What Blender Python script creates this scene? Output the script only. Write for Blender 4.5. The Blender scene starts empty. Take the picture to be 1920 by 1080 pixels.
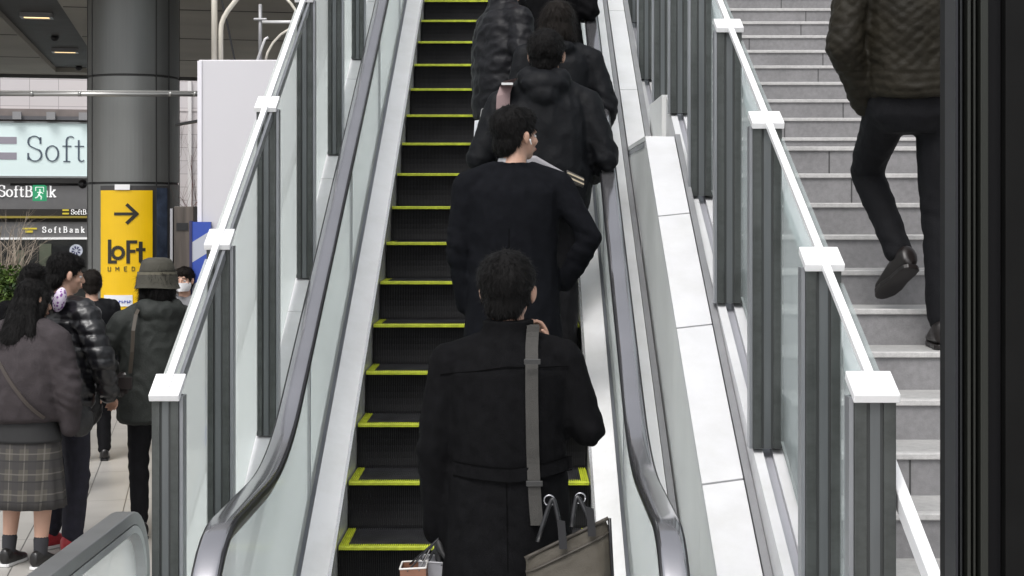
import bpy, bmesh, math, random
from mathutils import Vector, Matrix, Euler, noise
import numpy as np
random.seed(7)
PI = math.pi
F = 2900.0; VX = 978.0; VY = 400.0
scene = bpy.context.scene
COL = scene.collection

def P(x, y, Y):
    "measured picture position of a real point at depth Y -> world metres (level camera)"
    return Vector(((x-VX)*Y/F, Y, (VY-y)*Y/F))

# ------------------------------------------------------------------ materials
MATS = {}
def mat(name, col=(0.5,0.5,0.5), rough=0.5, metal=0.0, var=0.0, vscale=6.0, bump=0.0, bscale=60.0,
        stretch=(1,1,1), emit=None, estr=0.0, spec=None, coat=0.0, sheen=0.0, coords='Object', rvar=0.0):
    if name in MATS: return MATS[name]
    m = bpy.data.materials.new(name); m.use_nodes = True
    nt = m.node_tree; b = nt.nodes['Principled BSDF']
    b.inputs['Base Color'].default_value = (*col, 1)
    b.inputs['Roughness'].default_value = rough
    b.inputs['Metallic'].default_value = metal
    if spec is not None: b.inputs['Specular IOR Level'].default_value = spec
    if coat: b.inputs['Coat Weight'].default_value = coat; b.inputs['Coat Roughness'].default_value = .12
    if sheen: b.inputs['Sheen Weight'].default_value = sheen; b.inputs['Sheen Roughness'].default_value = .6
    if emit: b.inputs['Emission Color'].default_value = (*emit, 1); b.inputs['Emission Strength'].default_value = estr
    if var or bump or rvar:
        tc = nt.nodes.new('ShaderNodeTexCoord'); mp = nt.nodes.new('ShaderNodeMapping')
        mp.inputs['Scale'].default_value = stretch
        nt.links.new(tc.outputs[coords], mp.inputs['Vector'])
    if var or rvar:
        n = nt.nodes.new('ShaderNodeTexNoise'); n.inputs['Scale'].default_value = vscale; n.inputs['Detail'].default_value = 6
        nt.links.new(mp.outputs[0], n.inputs['Vector'])
    if var:
        r = nt.nodes.new('ShaderNodeValToRGB'); e = r.color_ramp.elements
        e[0].position = .3; e[1].position = .7
        e[0].color = (*[max(0, c*(1-var)) for c in col], 1); e[1].color = (*[min(1, c*(1+var)) for c in col], 1)
        nt.links.new(n.outputs['Fac'], r.inputs[0]); nt.links.new(r.outputs[0], b.inputs['Base Color'])
        if emit is not None: pass
    if rvar:
        mr = nt.nodes.new('ShaderNodeMapRange'); mr.inputs['To Min'].default_value = max(.02, rough-rvar); mr.inputs['To Max'].default_value = rough+rvar
        nt.links.new(n.outputs['Fac'], mr.inputs[0]); nt.links.new(mr.outputs[0], b.inputs['Roughness'])
    if bump:
        n2 = nt.nodes.new('ShaderNodeTexNoise'); n2.inputs['Scale'].default_value = bscale; n2.inputs['Detail'].default_value = 4
        nt.links.new(mp.outputs[0], n2.inputs['Vector'])
        bp = nt.nodes.new('ShaderNodeBump'); bp.inputs['Strength'].default_value = bump; bp.inputs['Distance'].default_value = .01
        nt.links.new(n2.outputs['Fac'], bp.inputs['Height']); nt.links.new(bp.outputs[0], b.inputs['Normal'])
    MATS[name] = m
    return m

def glass_mat(name, tint, body, fac, rough=.06):
    m = bpy.data.materials.new(name); m.use_nodes = True; nt = m.node_tree
    b = nt.nodes['Principled BSDF']; out = nt.nodes['Material Output']
    b.inputs['Base Color'].default_value = (*body, 1); b.inputs['Roughness'].default_value = rough
    b.inputs['IOR'].default_value = 1.6
    t = nt.nodes.new('ShaderNodeBsdfTransparent'); t.inputs[0].default_value = (*tint, 1)
    mx = nt.nodes.new('ShaderNodeMixShader')
    lw = nt.nodes.new('ShaderNodeLayerWeight'); lw.inputs[0].default_value = .35
    mr = nt.nodes.new('ShaderNodeMapRange'); mr.inputs['To Min'].default_value = fac; mr.inputs['To Max'].default_value = min(1, fac+.35)
    nt.links.new(lw.outputs['Fresnel'], mr.inputs[0]); nt.links.new(mr.outputs[0], mx.inputs[0])
    tl = nt.nodes.new('ShaderNodeBsdfTranslucent'); tl.inputs[0].default_value = (*body, 1)
    m2 = nt.nodes.new('ShaderNodeMixShader'); m2.inputs[0].default_value = .5
    nt.links.new(b.outputs[0], m2.inputs[1]); nt.links.new(tl.outputs[0], m2.inputs[2])
    nt.links.new(t.outputs[0], mx.inputs[1]); nt.links.new(m2.outputs[0], mx.inputs[2]); nt.links.new(mx.outputs[0], out.inputs[0])
    return m

M_white = mat('white_cladding', (.62,.62,.635), .38, 0, var=.05, vscale=5, rvar=.1, bump=.015, bscale=9)
M_panel = mat('pale_grey_panel', (.72,.725,.72), .42, 0, var=.05, vscale=2.2, bump=.02, bscale=8)
M_greyside = mat('grey_trim', (.27,.27,.28), .4, .3, var=.08, vscale=6)
M_post = mat('anodised_post', (.088,.095,.093), .38, .55, var=.14, vscale=3, stretch=(8,8,.6), rvar=.08)
M_postl = mat('anodised_post_light', (.30,.31,.33), .34, .6, var=.10, vscale=3, stretch=(8,8,.6))
M_postd = mat('post_groove', (.055,.058,.058), .5, .4, var=.15, vscale=3, stretch=(8,8,.6))
M_cap = mat('white_cap', (.86,.86,.87), .28, 0, var=.02)
M_steel = mat('brushed_steel', (.96,.955,.965), .24, .30, var=.025, vscale=2.0, stretch=(3,.5,.5), rvar=.05)
M_steeld = mat('dark_steel_strip', (.25,.26,.28), .35, .8, var=.1, vscale=4)
M_rubber = mat('handrail_belt', (.47,.465,.49), .13, .9, var=.06, vscale=3, rvar=.05, bump=.04, bscale=5)
def add_wear(m, dark=.80, scale=3.2):
    nt=m.node_tree; b=nt.nodes['Principled BSDF']; src=b.inputs['Base Color'].links[0].from_socket
    tc=nt.nodes.new('ShaderNodeTexCoord'); mp=nt.nodes.new('ShaderNodeMapping'); mp.inputs['Scale'].default_value=(1.0,1.0,1.6)
    nt.links.new(tc.outputs['Object'],mp.inputs[0]); n=nt.nodes.new('ShaderNodeTexNoise'); n.inputs['Scale'].default_value=scale; n.inputs['Detail'].default_value=10; n.inputs['Roughness'].default_value=.72
    nt.links.new(mp.outputs[0],n.inputs['Vector']); r=nt.nodes.new('ShaderNodeValToRGB'); r.color_ramp.elements[0].position=.34; r.color_ramp.elements[1].position=.56
    r.color_ramp.elements[0].color=(dark,dark,dark*.98,1); nt.links.new(n.outputs['Fac'],r.inputs[0])
    mx=nt.nodes.new('ShaderNodeMix'); mx.data_type='RGBA'; mx.blend_type='MULTIPLY'; mx.inputs[0].default_value=1
    nt.links.new(src,mx.inputs[6]); nt.links.new(r.outputs[0],mx.inputs[7]); nt.links.new(mx.outputs[2],b.inputs['Base Color'])
add_wear(M_white,.93); add_wear(M_steel,.90,2.2); add_wear(M_post,.72,6)
M_black = mat('black_rubber', (.012,.012,.014), .35, 0)
M_step = mat('step_black', (.011,.011,.012), .6, 0, var=.35, vscale=5, spec=.12)
M_tread = mat('step_tread_grey', (.045,.045,.05), .5, .4, var=.35, vscale=9)
M_yellow = mat('step_yellow', (.50,.56,.03), .5, 0, var=.28, vscale=14)
add_wear(M_yellow,.6,16); add_wear(M_tread,.6,9)
M_glassL = glass_mat('railing_glass_sky_sheen', (.94,.98,.97), (.98,.995,.985), .36)  # pale body colour stands in for sky reflected in the glass
M_glassR = glass_mat('railing_glass_clear', (.95,.98,.975), (.88,.93,.93), .13)
M_glassE = glass_mat('balustrade_glass', (.95,.98,.975), (.98,.99,.985), .20)

def granite(name, col):
    m = mat(name, col, .62, 0)
    nt = m.node_tree; b = nt.nodes['Principled BSDF']
    tc = nt.nodes.new('ShaderNodeTexCoord')
    n1 = nt.nodes.new('ShaderNodeTexNoise'); n1.inputs['Scale'].default_value = 260; n1.inputs['Detail'].default_value = 3
    n2 = nt.nodes.new('ShaderNodeTexNoise'); n2.inputs['Scale'].default_value = 5; n2.inputs['Detail'].default_value = 7
    n3 = nt.nodes.new('ShaderNodeTexNoise'); n3.inputs['Scale'].default_value = 40; n3.inputs['Detail'].default_value = 5
    for n in (n1,n2,n3): nt.links.new(tc.outputs['Object'], n.inputs['Vector'])
    a = nt.nodes.new('ShaderNodeMath'); a.operation='MULTIPLY_ADD'; a.inputs[1].default_value=.45
    nt.links.new(n1.outputs['Fac'], a.inputs[0]); 
    a2 = nt.nodes.new('ShaderNodeMath'); a2.operation='MULTIPLY_ADD'; a2.inputs[1].default_value=.6
    nt.links.new(n2.outputs['Fac'], a2.inputs[0]); nt.links.new(a2.outputs[0], a.inputs[2])
    a3 = nt.nodes.new('ShaderNodeMath'); a3.operation='MULTIPLY'; a3.inputs[1].default_value=.55
    nt.links.new(n3.outputs['Fac'], a3.inputs[0]); nt.links.new(a3.outputs[0], a2.inputs[2])
    r = nt.nodes.new('ShaderNodeValToRGB'); e=r.color_ramp.elements
    e[0].position=.55; e[1].position=1.05
    e[0].color=(*[c*.82 for c in col],1); e[1].color=(*[min(1,c*1.22) for c in col],1)
    nt.links.new(a.outputs[0], r.inputs[0]); nt.links.new(r.outputs[0], b.inputs['Base Color'])
    bp = nt.nodes.new('ShaderNodeBump'); bp.inputs['Strength'].default_value=.15; bp.inputs['Distance'].default_value=.004
    nt.links.new(n1.outputs['Fac'], bp.inputs['Height']); nt.links.new(bp.outputs[0], b.inputs['Normal'])
    return m
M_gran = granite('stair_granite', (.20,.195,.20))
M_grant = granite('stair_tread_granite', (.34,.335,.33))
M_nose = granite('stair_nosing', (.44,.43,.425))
M_joint = mat('stone_joint', (.05,.05,.05), .8)

# ------------------------------------------------------------------ mesh builder
class MB:
    def __init__(s): s.v=[]; s.f=[]
    def add(s, vs, fs):
        o=len(s.v); s.v += [tuple(v) for v in vs]; s.f += [tuple(i+o for i in f) for f in fs]; return s
    def box(s,x0,x1,y0,y1,z0,z1):
        return s.add([(x0,y0,z0),(x1,y0,z0),(x1,y1,z0),(x0,y1,z0),(x0,y0,z1),(x1,y0,z1),(x1,y1,z1),(x0,y1,z1)],
          [(0,3,2,1),(4,5,6,7),(0,1,5,4),(1,2,6,5),(2,3,7,6),(3,0,4,7)])
    def obox(s,c,ax,ay,az):
        c=Vector(c);ax=Vector(ax);ay=Vector(ay);az=Vector(az)
        vs=[c+sx*ax+sy*ay+sz*az for sz in(-1,1) for sx,sy in((-1,-1),(1,-1),(1,1),(-1,1))]
        return s.add(vs,[(0,3,2,1),(4,5,6,7),(0,1,5,4),(1,2,6,5),(2,3,7,6),(3,0,4,7)])
    def rings(s, rs, closed=True, cap=True):
        n=len(rs[0]); vs=[p for r in rs for p in r]; fs=[]
        for k in range(len(rs)-1):
            for i in range(n if closed else n-1):
                j=(i+1)%n; fs.append((k*n+i,k*n+j,(k+1)*n+j,(k+1)*n+i))
        if cap: fs.append(tuple(range(n))[::-1]); fs.append(tuple((len(rs)-1)*n+i for i in range(n)))
        return s.add(vs,fs)
    def prism(s, pts, off):
        off=Vector(off); return s.rings([[Vector(p) for p in pts],[Vector(p)+off for p in pts]])
    def tube(s, pts, r, n=10, cap=True):
        pts=[Vector(p) for p in pts]; rs=[]; 
        prev=None
        for i,p in enumerate(pts):
            d=(pts[min(i+1,len(pts)-1)]-pts[max(i-1,0)]).normalized()
            if prev is None:
                u=d.cross(Vector((0,0,1))); 
                if u.length<.05: u=d.cross(Vector((1,0,0)))
                u.normalize()
            else:
                u=(prev-d*prev.dot(d)).normalized()
            prev=u; w=d.cross(u)
            rr=r[i] if isinstance(r,(list,tuple)) else r
            rs.append([p+rr*(math.cos(2*PI*k/n)*u+math.sin(2*PI*k/n)*w) for k in range(n)])
        return s.rings(rs,cap=cap)
    def ell(s, c, rx, ry, rz, R=None, nu=14, nv=10):
        c=Vector(c); vs=[];fs=[]
        R=R or Matrix.Identity(3)
        vs.append(c+R@Vector((0,0,-rz)))
        for j in range(1,nv):
            a=-PI/2+PI*j/nv
            for i in range(nu):
                b=2*PI*i/nu
                vs.append(c+R@Vector((rx*math.cos(a)*math.cos(b),ry*math.cos(a)*math.sin(b),rz*math.sin(a))))
        vs.append(c+R@Vector((0,0,rz)))
        for i in range(nu): fs.append((0,1+(i+1)%nu,1+i))
        for j in range(nv-2):
            for i in range(nu):
                a=1+j*nu+i;b_=1+j*nu+(i+1)%nu; fs.append((a,b_,b_+nu,a+nu))
        t=len(vs)-1
        for i in range(nu): fs.append((t,1+(nv-2)*nu+i,1+(nv-2)*nu+(i+1)%nu))
        return s.add(vs,fs)
    def cap2(s,p0,r0,p1,r1,n=14,flat=(1,1)):
        "tapered capsule"
        p0=Vector(p0);p1=Vector(p1); d=p1-p0; L=d.length; d=d/L if L>1e-6 else Vector((0,0,1))
        u=Vector((1,0,0)); u=(u-d*u.dot(d)); 
        if u.length<.2: u=Vector((0,1,0)); u=(u-d*u.dot(d))
        u.normalize(); w=d.cross(u); rs=[]
        for a in (-80,-55,-30,0):
            a=math.radians(a); rs.append((p0+d*(r0*math.sin(a)),r0*math.cos(a)))
        for t in (.33,.66): rs.append((p0+d*(L*t), r0+(r1-r0)*t))
        for a in (0,30,55,80):
            a=math.radians(a); rs.append((p1+d*(r1*math.sin(a)),r1*math.cos(a)))
        return s.rings([[c+rr*(flat[0]*math.cos(2*PI*k/n)*u+flat[1]*math.sin(2*PI*k/n)*w) for k in range(n)] for c,rr in rs])
    def sweep(s, prof, path, mode='v', closed=True, cap=True):
        "prof: (x,dz) pairs, path: (Y,Z). v = vertical offset, n = normal offset"
        rs=[]
        for i,(Y,Z) in enumerate(path):
            a=path[max(i-1,0)]; b=path[min(i+1,len(path)-1)]
            ty,tz=b[0]-a[0],b[1]-a[1]; l=math.hypot(ty,tz) or 1; ty/=l;tz/=l
            if mode=='v': rs.append([(x,Y,Z+dz) for x,dz in prof])
            else: rs.append([(x,Y-tz*dz,Z+ty*dz) for x,dz in prof])
        return s.rings(rs,closed=closed,cap=cap)
    def build(s,name,m=None,parent=None,bevel=0,smooth=False,loc=None,seg=2,auto=False):
        me=bpy.data.meshes.new(name); me.from_pydata(s.v,[],s.f); 
        bm=bmesh.new(); bm.from_mesh(me); bmesh.ops.recalc_face_normals(bm,faces=bm.faces); bm.to_mesh(me); bm.free()
        return link(name,me,m,parent,bevel,smooth,loc,seg)
def link(name,me,m=None,parent=None,bevel=0,smooth=False,loc=None,seg=2):
    if m: 
        me.materials.clear(); me.materials.append(m)
    if smooth:
        me.polygons.foreach_set('use_smooth',[True]*len(me.polygons))
    o=bpy.data.objects.new(name,me); COL.objects.link(o)
    if parent: o.parent=parent
    if loc is not None: o.location=loc
    if bevel:
        b=o.modifiers.new('b','BEVEL'); b.width=bevel; b.segments=seg; b.limit_method='ANGLE'; b.angle_limit=math.radians(35)
    return o
def tag(o,label=None,cat=None,group=None,kind=None):
    if label:o['label']=label
    if cat:o['category']=cat
    if group:o['group']=group
    if kind:o['kind']=kind
    return o
def thing(name,label,cat,loc=(0,0,0),rz=0,group=None):
    o=bpy.data.objects.new(name,None); COL.objects.link(o); o.location=loc; o.rotation_euler=(0,0,rz)
    o.empty_display_size=.1
    return tag(o,label,cat,group)

# ------------------------------------------------------------------ reference lines
FLOOR=-1.95; SL=.5379; SS=.4576
def fillet(Y,c,s,flat,R):
    Y0=(flat-c)/s; th=math.atan(s); T=R*math.tan(th/2)
    if Y>=Y0+T*math.cos(th): return c+s*Y
    if Y<=Y0-T: return flat
    d=Y-(Y0-T); return flat+R-math.sqrt(R*R-d*d)
def Ze(Y): return fillet(Y,-5.114,SL,FLOOR,1.5)
def Zh(Y): return fillet(Y,-4.214,SL,-.99,1.6)
def frange(a,b,s):
    n=max(1,int(round((b-a)/s))); return [a+(b-a)*i/n for i in range(n+1)]
EY=frange(4.2,7.0,.08)+frange(7.2,15.2,.4)
XC=-.244; HW=.564

# ------------------------------------------------------------------ setting
# building grid is turned about 12 degrees against the escalator
TA=math.atan(.21)
def make_floor():
    mb=MB().add([(-60,-20,FLOOR),(40,-20,FLOOR),(40,90,FLOOR),(-60,90,FLOOR)],[(0,1,2,3)])
    m=bpy.data.materials.new('floor_tiles'); m.use_nodes=True; nt=m.node_tree; b=nt.nodes['Principled BSDF']
    tc=nt.nodes.new('ShaderNodeTexCoord'); mp=nt.nodes.new('ShaderNodeMapping'); mp.inputs['Rotation'].default_value=(0,0,-TA)
    # lines of joints run along the hall; first joint through (-2.703, 9.305)
    nt.links.new(tc.outputs['Object'],mp.inputs['Vector'])
    br=nt.nodes.new('ShaderNodeTexBrick'); br.inputs['Scale'].default_value=1
    c,s_=math.cos(-TA),math.sin(-TA)
    px=-2.703*c-9.305*s_; py=-2.703*s_+9.305*c
    mp.inputs['Location'].default_value=(-px+0.002,-py,0)
    br.inputs['Brick Width'].default_value=.262; br.inputs['Row Height'].default_value=1.2; br.offset=0
    br.inputs['Mortar Size'].default_value=.004; br.inputs['Mortar Smooth'].default_value=.2
    br.inputs['Color1'].default_value=(.40,.385,.36,1); br.inputs['Color2'].default_value=(.43,.41,.385,1); br.inputs['Mortar'].default_value=(.10,.095,.09,1)
    nt.links.new(mp.outputs[0],br.inputs['Vector'])
    n=nt.nodes.new('ShaderNodeTexNoise'); n.inputs['Scale'].default_value=3; n.inputs['Detail'].default_value=8
    nt.links.new(tc.outputs['Object'],n.inputs['Vector'])
    mx=nt.nodes.new('ShaderNodeMix'); mx.data_type='RGBA'; mx.blend_type='MULTIPLY'; mx.inputs[0].default_value=.5
    r=nt.nodes.new('ShaderNodeValToRGB'); r.color_ramp.elements[0].color=(.72,.72,.72,1); r.color_ramp.elements[0].position=.3;r.color_ramp.elements[1].position=.7
    nt.links.new(n.outputs['Fac'],r.inputs[0]); nt.links.new(br.outputs['Color'],mx.inputs[6]); nt.links.new(r.outputs[0],mx.inputs[7])
    nt.links.new(mx.outputs[2],b.inputs['Base Color']); b.inputs['Roughness'].default_value=.38
    o=mb.build('ground',m); tag(o,kind='structure'); return o
make_floor()

def D(u,v):
    "hall coordinates: u across (right), v along"
    c,s=math.cos(TA),math.sin(TA)
    return Vector((c*u - s*v, s*u + c*v, 0))

# ---- concrete soffit over the hall with its recessed lighting channel
def make_soffit():
    t=thing('ceiling_soffit','dark grey flat soffit over the hall with a recessed strip of small lamps','ceiling',(0,0,0))
    m=mat('soffit_paint',(.36,.345,.305),.75,0,var=.14,vscale=.7,bump=.05,bscale=4)
    dk=mat('soffit_channel',(.055,.055,.055),.6,0,var=.2,vscale=3)
    z=2.5
    # frame of the hall: far edge passes through (-7.9,28)
    R=Matrix.Rotation(TA,3,'Z')
    o=R@Vector((1,0,0)); w=R@Vector((0,1,0))
    base=Vector((-7.9,28.0,0))
    # lamp channel direction is w ; centre line through (-6.68,22.3)
    cx=(Vector((-6.75,22.3,0))-base).dot(o)
    def q(u,v,zz): p=base+o*u+w*v; return (p.x,p.y,zz)
    def slab(mb,u0,u1,v0,v1,z0,z1):
        mb.prism([q(u0,v0,z0),q(u1,v0,z0),q(u1,v1,z0),q(u0,v1,z0)],(0,0,z1-z0))
    mb=MB(); slab(mb,-16,cx-.42,-14,0,z,z+.5); slab(mb,cx+.42,5.0,-14,0,z,z+.5); slab(mb,cx-.42,cx+.42,-.55,0,z,z+.5)
    mb.build('soffit_slab',m,t)
    mb=MB(); slab(mb,cx-.42,cx+.42,-14,-.55,z+.08,z+.5); mb.build('lamp_channel',dk,t)
    mb=MB(); slab(mb,-16,5.0,.0,.12,z-.06,z+.6); mb.build('edge_fascia',mat('soffit_edge',(.09,.09,.09),.5),t)
    # panel joints
    mb=MB()
    for v in (-3.2,-6.4,-9.6): slab(mb,-16,cx-.44,v,v+.03,z-.006,z+.1); slab(mb,cx+.44,4.9,v,v+.03,z-.006,z+.1)
    mb.build('panel_joint',dk,t)
    lampm=mat('warm_lamp',(.9,.7,.4),.4,0,emit=(1,.72,.36),estr=1.3)
    for v in (-8.2,-3.8,-12.2):
        mb=MB(); slab(mb,cx-.16,cx+.16,v-.09,v+.09,z+.03,z+.079); l=mb.build('lamp',lampm,t)
        mb=MB(); 
        for a,b_,c_,d_ in ((-.20,-.16,-.13,.13),(.16,.20,-.13,.13),(-.16,.16,-.13,-.09),(-.16,.16,.09,.13)):
            slab(mb,cx+a,cx+b_,v+c_,v+d_,z+.02,z+.079)
        mb.build('lamp_rim',M_greyside,l)
    for v in (-5.6,-.9):
        p=q(cx,v,0); mb=MB().ell((p[0],p[1],z+.05),.06,.06,.05); mb.build('sprinkler',M_black,t,smooth=True)
    p=q(3.3,-6,0); MB().ell((p[0],p[1],z-.01),.06,.06,.05).build('smoke_detector',M_black,t,smooth=True)
make_soffit()

# ------------------------------------------------------------------ lettering (stroke glyphs)
def arc(cx,cy,rx,ry,a0,a1,n=14):
    return [(cx+rx*math.cos(math.radians(a0+(a1-a0)*i/n)),cy+ry*math.sin(math.radians(a0+(a1-a0)*i/n))) for i in range(n+1)]
GL={
 'S':(.62,[arc(.30,.76,.23,.22,20,250,14)+arc(.32,.25,.25,.24,80,-160,16),[(.53,.70),(.53,.92)],[(.07,.08),(.07,.30)]]),
 'o':(.60,[arc(.29,.31,.23,.30,0,360,22)]),
 'f':(.40,[[(.17,0),(.17,.80)]+arc(.33,.80,.16,.18,180,50,8),[(.03,.60),(.34,.60)],[(.06,0),(.30,0)]]),
 't':(.42,[[(.17,.82),(.17,.14)]+arc(.28,.13,.11,.12,180,320,8),[(.03,.60),(.36,.60)]]),
 'B':(.70,[[(.14,0),(.14,.98)],[(.05,.98),(.34,.98)]+arc(.34,.75,.20,.23,90,-90,10)+[(.14,.52)],[(.14,.52),(.36,.52)]+arc(.36,.26,.24,.26,90,-90,10)+[(.05,0)]]),
 'a':(.56,[arc(.24,.47,.17,.14,150,0,8)+[(.41,.08),(.52,.02)],arc(.22,.17,.16,.16,60,300,12)+[(.41,.12)],[(.41,.36),(.26,.32)]]),
 'n':(.62,[[(.14,0),(.14,.58),(.04,.58)],arc(.31,.40,.17,.19,170,0,9)+[(.48,0)],[(.04,0),(.24,0)],[(.38,0),(.58,0)]]),
 'k':(.60,[[(.13,0),(.13,.98),(.03,.98)],[(.13,.25),(.46,.58)],[(.24,.36),(.50,0)],[(.04,0),(.23,0)],[(.36,.60),(.54,.60)],[(.40,0),(.58,0)]]),
}
def strokes(mb, text, O, R, U, N, h, w, track=.02, th=.012, clip=None):
    O=Vector(O);R=Vector(R).normalized();U=Vector(U).normalized();N=Vector(N).normalized(); x=0
    for ch in text:
        wd,ls=GL[ch]
        for li,l in enumerate(ls):
            for i in range(len(l)-1):
                a=Vector((x+l[i][0],l[i][1]));b=Vector((x+l[i+1][0],l[i+1][1]))
                if clip and min(a.x,b.x)*h>clip: continue
                d=b-a
                if d.length<1e-5: continue
                ww=w*(1.0 if abs(d.y)>abs(d.x) else .62)
                d.normalize(); n=Vector((-d.y,d.x))*ww/2; a2=a-d*ww*.3;b2=b+d*ww*.3
                q=[a2-n,b2-n,b2+n,a2+n]
                mb.prism([O+R*(p.x*h)+U*(p.y*h)+N*.002 for p in q],N*(th*(1+.02*i)))
        x+=wd+track
    return x*h

# ------------------------------------------------------------------ column with sign
def make_column():
    cx,cy,R=-3.99,15.9,.46
    t=thing('round_column','thick round grey metal clad column carrying the yellow shop sign','column',(cx,cy,FLOOR))
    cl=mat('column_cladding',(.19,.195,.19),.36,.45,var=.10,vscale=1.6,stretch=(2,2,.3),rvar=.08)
    dk=mat('column_joint',(.03,.03,.03),.6)
    def cyl(mb,r,z0,z1,n=72): mb.rings([[(r*math.cos(2*PI*k/n),r*math.sin(2*PI*k/n),z) for k in range(n)] for z in (z0,z1)])
    zr1=1.385-FLOOR; zr2=(400-343)*15.45/F-FLOOR; top=2.6-FLOOR
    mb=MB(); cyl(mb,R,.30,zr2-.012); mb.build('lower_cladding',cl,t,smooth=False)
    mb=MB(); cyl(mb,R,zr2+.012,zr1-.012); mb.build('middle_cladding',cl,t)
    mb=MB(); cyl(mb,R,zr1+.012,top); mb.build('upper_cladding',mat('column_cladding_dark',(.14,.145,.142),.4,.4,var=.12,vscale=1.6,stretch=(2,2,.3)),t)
    for n_ in ('lower_cladding','middle_cladding','upper_cladding'):
        pass
    mb=MB(); cyl(mb,R-.012,.01,top-.01); mb.build('joint_core',dk,t)
    mb=MB(); cyl(mb,R+.035,0,.14); mb.build('plinth',mat('plinth_stone',(.17,.165,.16),.6,0,var=.1),t)
    mb=MB(); cyl(mb,R+.004,.14,.30); mb.build('base_band',mat('pale_stone',(.45,.44,.42),.6,0,var=.08),t)
    # vertical joints: small proud ribs of dark sealant
    mb=MB()
    for a in (-PI/2-.82,-PI/2+.75,-PI/2+1.1,0.2,1.4,2.6,3.6):
        c=Vector((math.cos(a),math.sin(a),0)); s=Vector((-math.sin(a),math.cos(a),0))
        mb.obox(c*(R+.0005)+Vector((0,0,(top+.3)/2)),c*.004,s*.006,Vector((0,0,(top-.32)/2)))
    mb.build('vertical_joint',dk,t)
    # curved sign box on the face: x 190..290 of the picture
    a0,a1=-PI/2-.41,-PI/2+.61
    def patch(mb,r0,r1,aa,ab,z0,z1,n=18):
        rs=[]
        for k in range(n+1):
            a=aa+(ab-aa)*k/n; c,s=math.cos(a),math.sin(a)
            rs.append([(r0*c,r0*s,z0),(r1*c,r1*s,z0),(r1*c,r1*s,z1),(r0*c,r0*s,z1)])
        mb.rings(rs)
    def zz(y): return (400-y)*15.42/F-FLOOR
    mb=MB(); patch(mb,R-.01,R+.045,a0-.03,a1+.42,zz(640),zz(348)); box=mb.build('sign_box',mat('sign_housing',(.07,.07,.072),.35,.4,var=.1),t)
    mb=MB(); patch(mb,R+.04,R+.052,a1+.10,a1+.34,zz(620),zz(352)); mb.build('side_glass',mat('side_glass',(.05,.065,.10),.1,.1,var=.5,vscale=7),t)
    mb=MB(); patch(mb,R+.045,R+.075,-PI/2-.1,-PI/2+.18,zz(356),zz(346)); mb.build('sign_lamp_bracket',M_steel,t)
    s=thing('shop_sign','yellow backlit column sign with a black arrow and black lettering','sign',(cx,cy,FLOOR))
    ym=mat('sign_yellow',(.72,.44,.005),.35,0,emit=(1,.70,.0),estr=.06,var=.05,vscale=3)
    mb=MB(); patch(mb,R+.045,R+.060,a0,a1,zz(603),zz(357)); mb.build('panel',ym,s)
    bk=mat('sign_black',(.02,.018,.012),.5)
    r=R+.061
    # curved lettering: map flat strokes (x px, y px) on the drum
    def onface(x,y,rr):
        X=(x-VX)*(cy-R)/F-cx; a=math.acos(max(-1,min(1,X/rr))); return Vector((rr*math.cos(a),-rr*math.sin(a),zz(y)))
    def shape(mb,pts):
        a=[onface(x,y,r) for x,y in pts]; b=[onface(x,y,r+.006) for x,y in pts]; mb.rings([a,b])
    def bar(mb,x0,y0,x1,y1,w):
        d=Vector((x1-x0,y1-y0)); LL=d.length; d.normalize(); n=Vector((-d.y,d.x))*w/2
        if abs(x1-x0)>7:
            k_=int(abs(x1-x0)/5)+1
            for i_ in range(k_): bar(mb,x0+(x1-x0)*i_/k_,y0+(y1-y0)*i_/k_,x0+(x1-x0)*(i_+1)/k_+.0,y0+(y1-y0)*(i_+1)/k_,w)
            return
        shape(mb,[(x0+n.x,y0+n.y),(x1+n.x,y1+n.y),(x1-n.x,y1-n.y),(x0-n.x,y0-n.y)])
    mb=MB(); bar(mb,217,401,255,401,5.5); bar(mb,240,383,260,402.5,6); bar(mb,240,419,260,399.5,6); mb.build('arrow',bk,s)
    mb=MB()
    bar(mb,208,449,208,494,6.5); bar(mb,205,491,222,491,6)                       # L
    pts=[(224+10.5*math.cos(2*PI*k/20),474+10.5*math.sin(2*PI*k/20)) for k in range(21)]
    for k in range(20): bar(mb,*pts[k],*pts[k+1],6.4)                              # o
    bar(mb,243,451,243,494,6.5); bar(mb,240,453.5,259,453.5,6); bar(mb,240,471,256,471,6)  # F
    bar(mb,265,453,265,492,6.5); bar(mb,257,468,273,468,6); bar(mb,264,491,273,491,6)      # t
    mb.build('lettering',bk,s)
    mb=MB(); th=1.3
    def gl(x,segs):
        for a,b_,c,d in segs: bar(mb,x+a,500+b_,x+c,500+d,th)
    gl(205,[(0,0,0,8),(0,8,5,8),(5,8,5,0)]); gl(220,[(0,8,0,0),(0,0,3,5),(3,5,6,0),(6,0,6,8)])
    gl(236,[(0,0,0,8),(0,0,5,0),(0,4,4,4),(0,8,5,8)]); gl(250,[(0,0,0,8),(0,0,4,1),(4,1,5,4),(5,4,4,7),(4,7,0,8)]); gl(265,[(0,8,3,0),(3,0,6,8),(1,5,5,5)])
    mb.build('small_lettering',mat('sign_dark_print',(.10,.08,.02),.5),s)
    mb=MB()
    for i_ in range(9): shape(mb,[(197+6*i_,553),(203+6*i_,553),(203+6*i_,574),(197+6*i_,574)])
    st=mb.build('sticker',mat('sticker_white',(.75,.76,.80),.5),s)
    mb=MB(); r=R+.068
    for k,(x,h) in enumerate(((202,8),(207,5),(212,6),(217,5),(222,5),(227,6),(232,5),(237,5),(242,6),(246,5))):
        bar(mb,x,563,x,563+h*.9,1.2); bar(mb,x,566-(k%2)*2,x+3,566-(k%2)*2,1)
    mb.build('sticker_print',mat('print_blue',(.06,.10,.45),.5),st)
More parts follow.
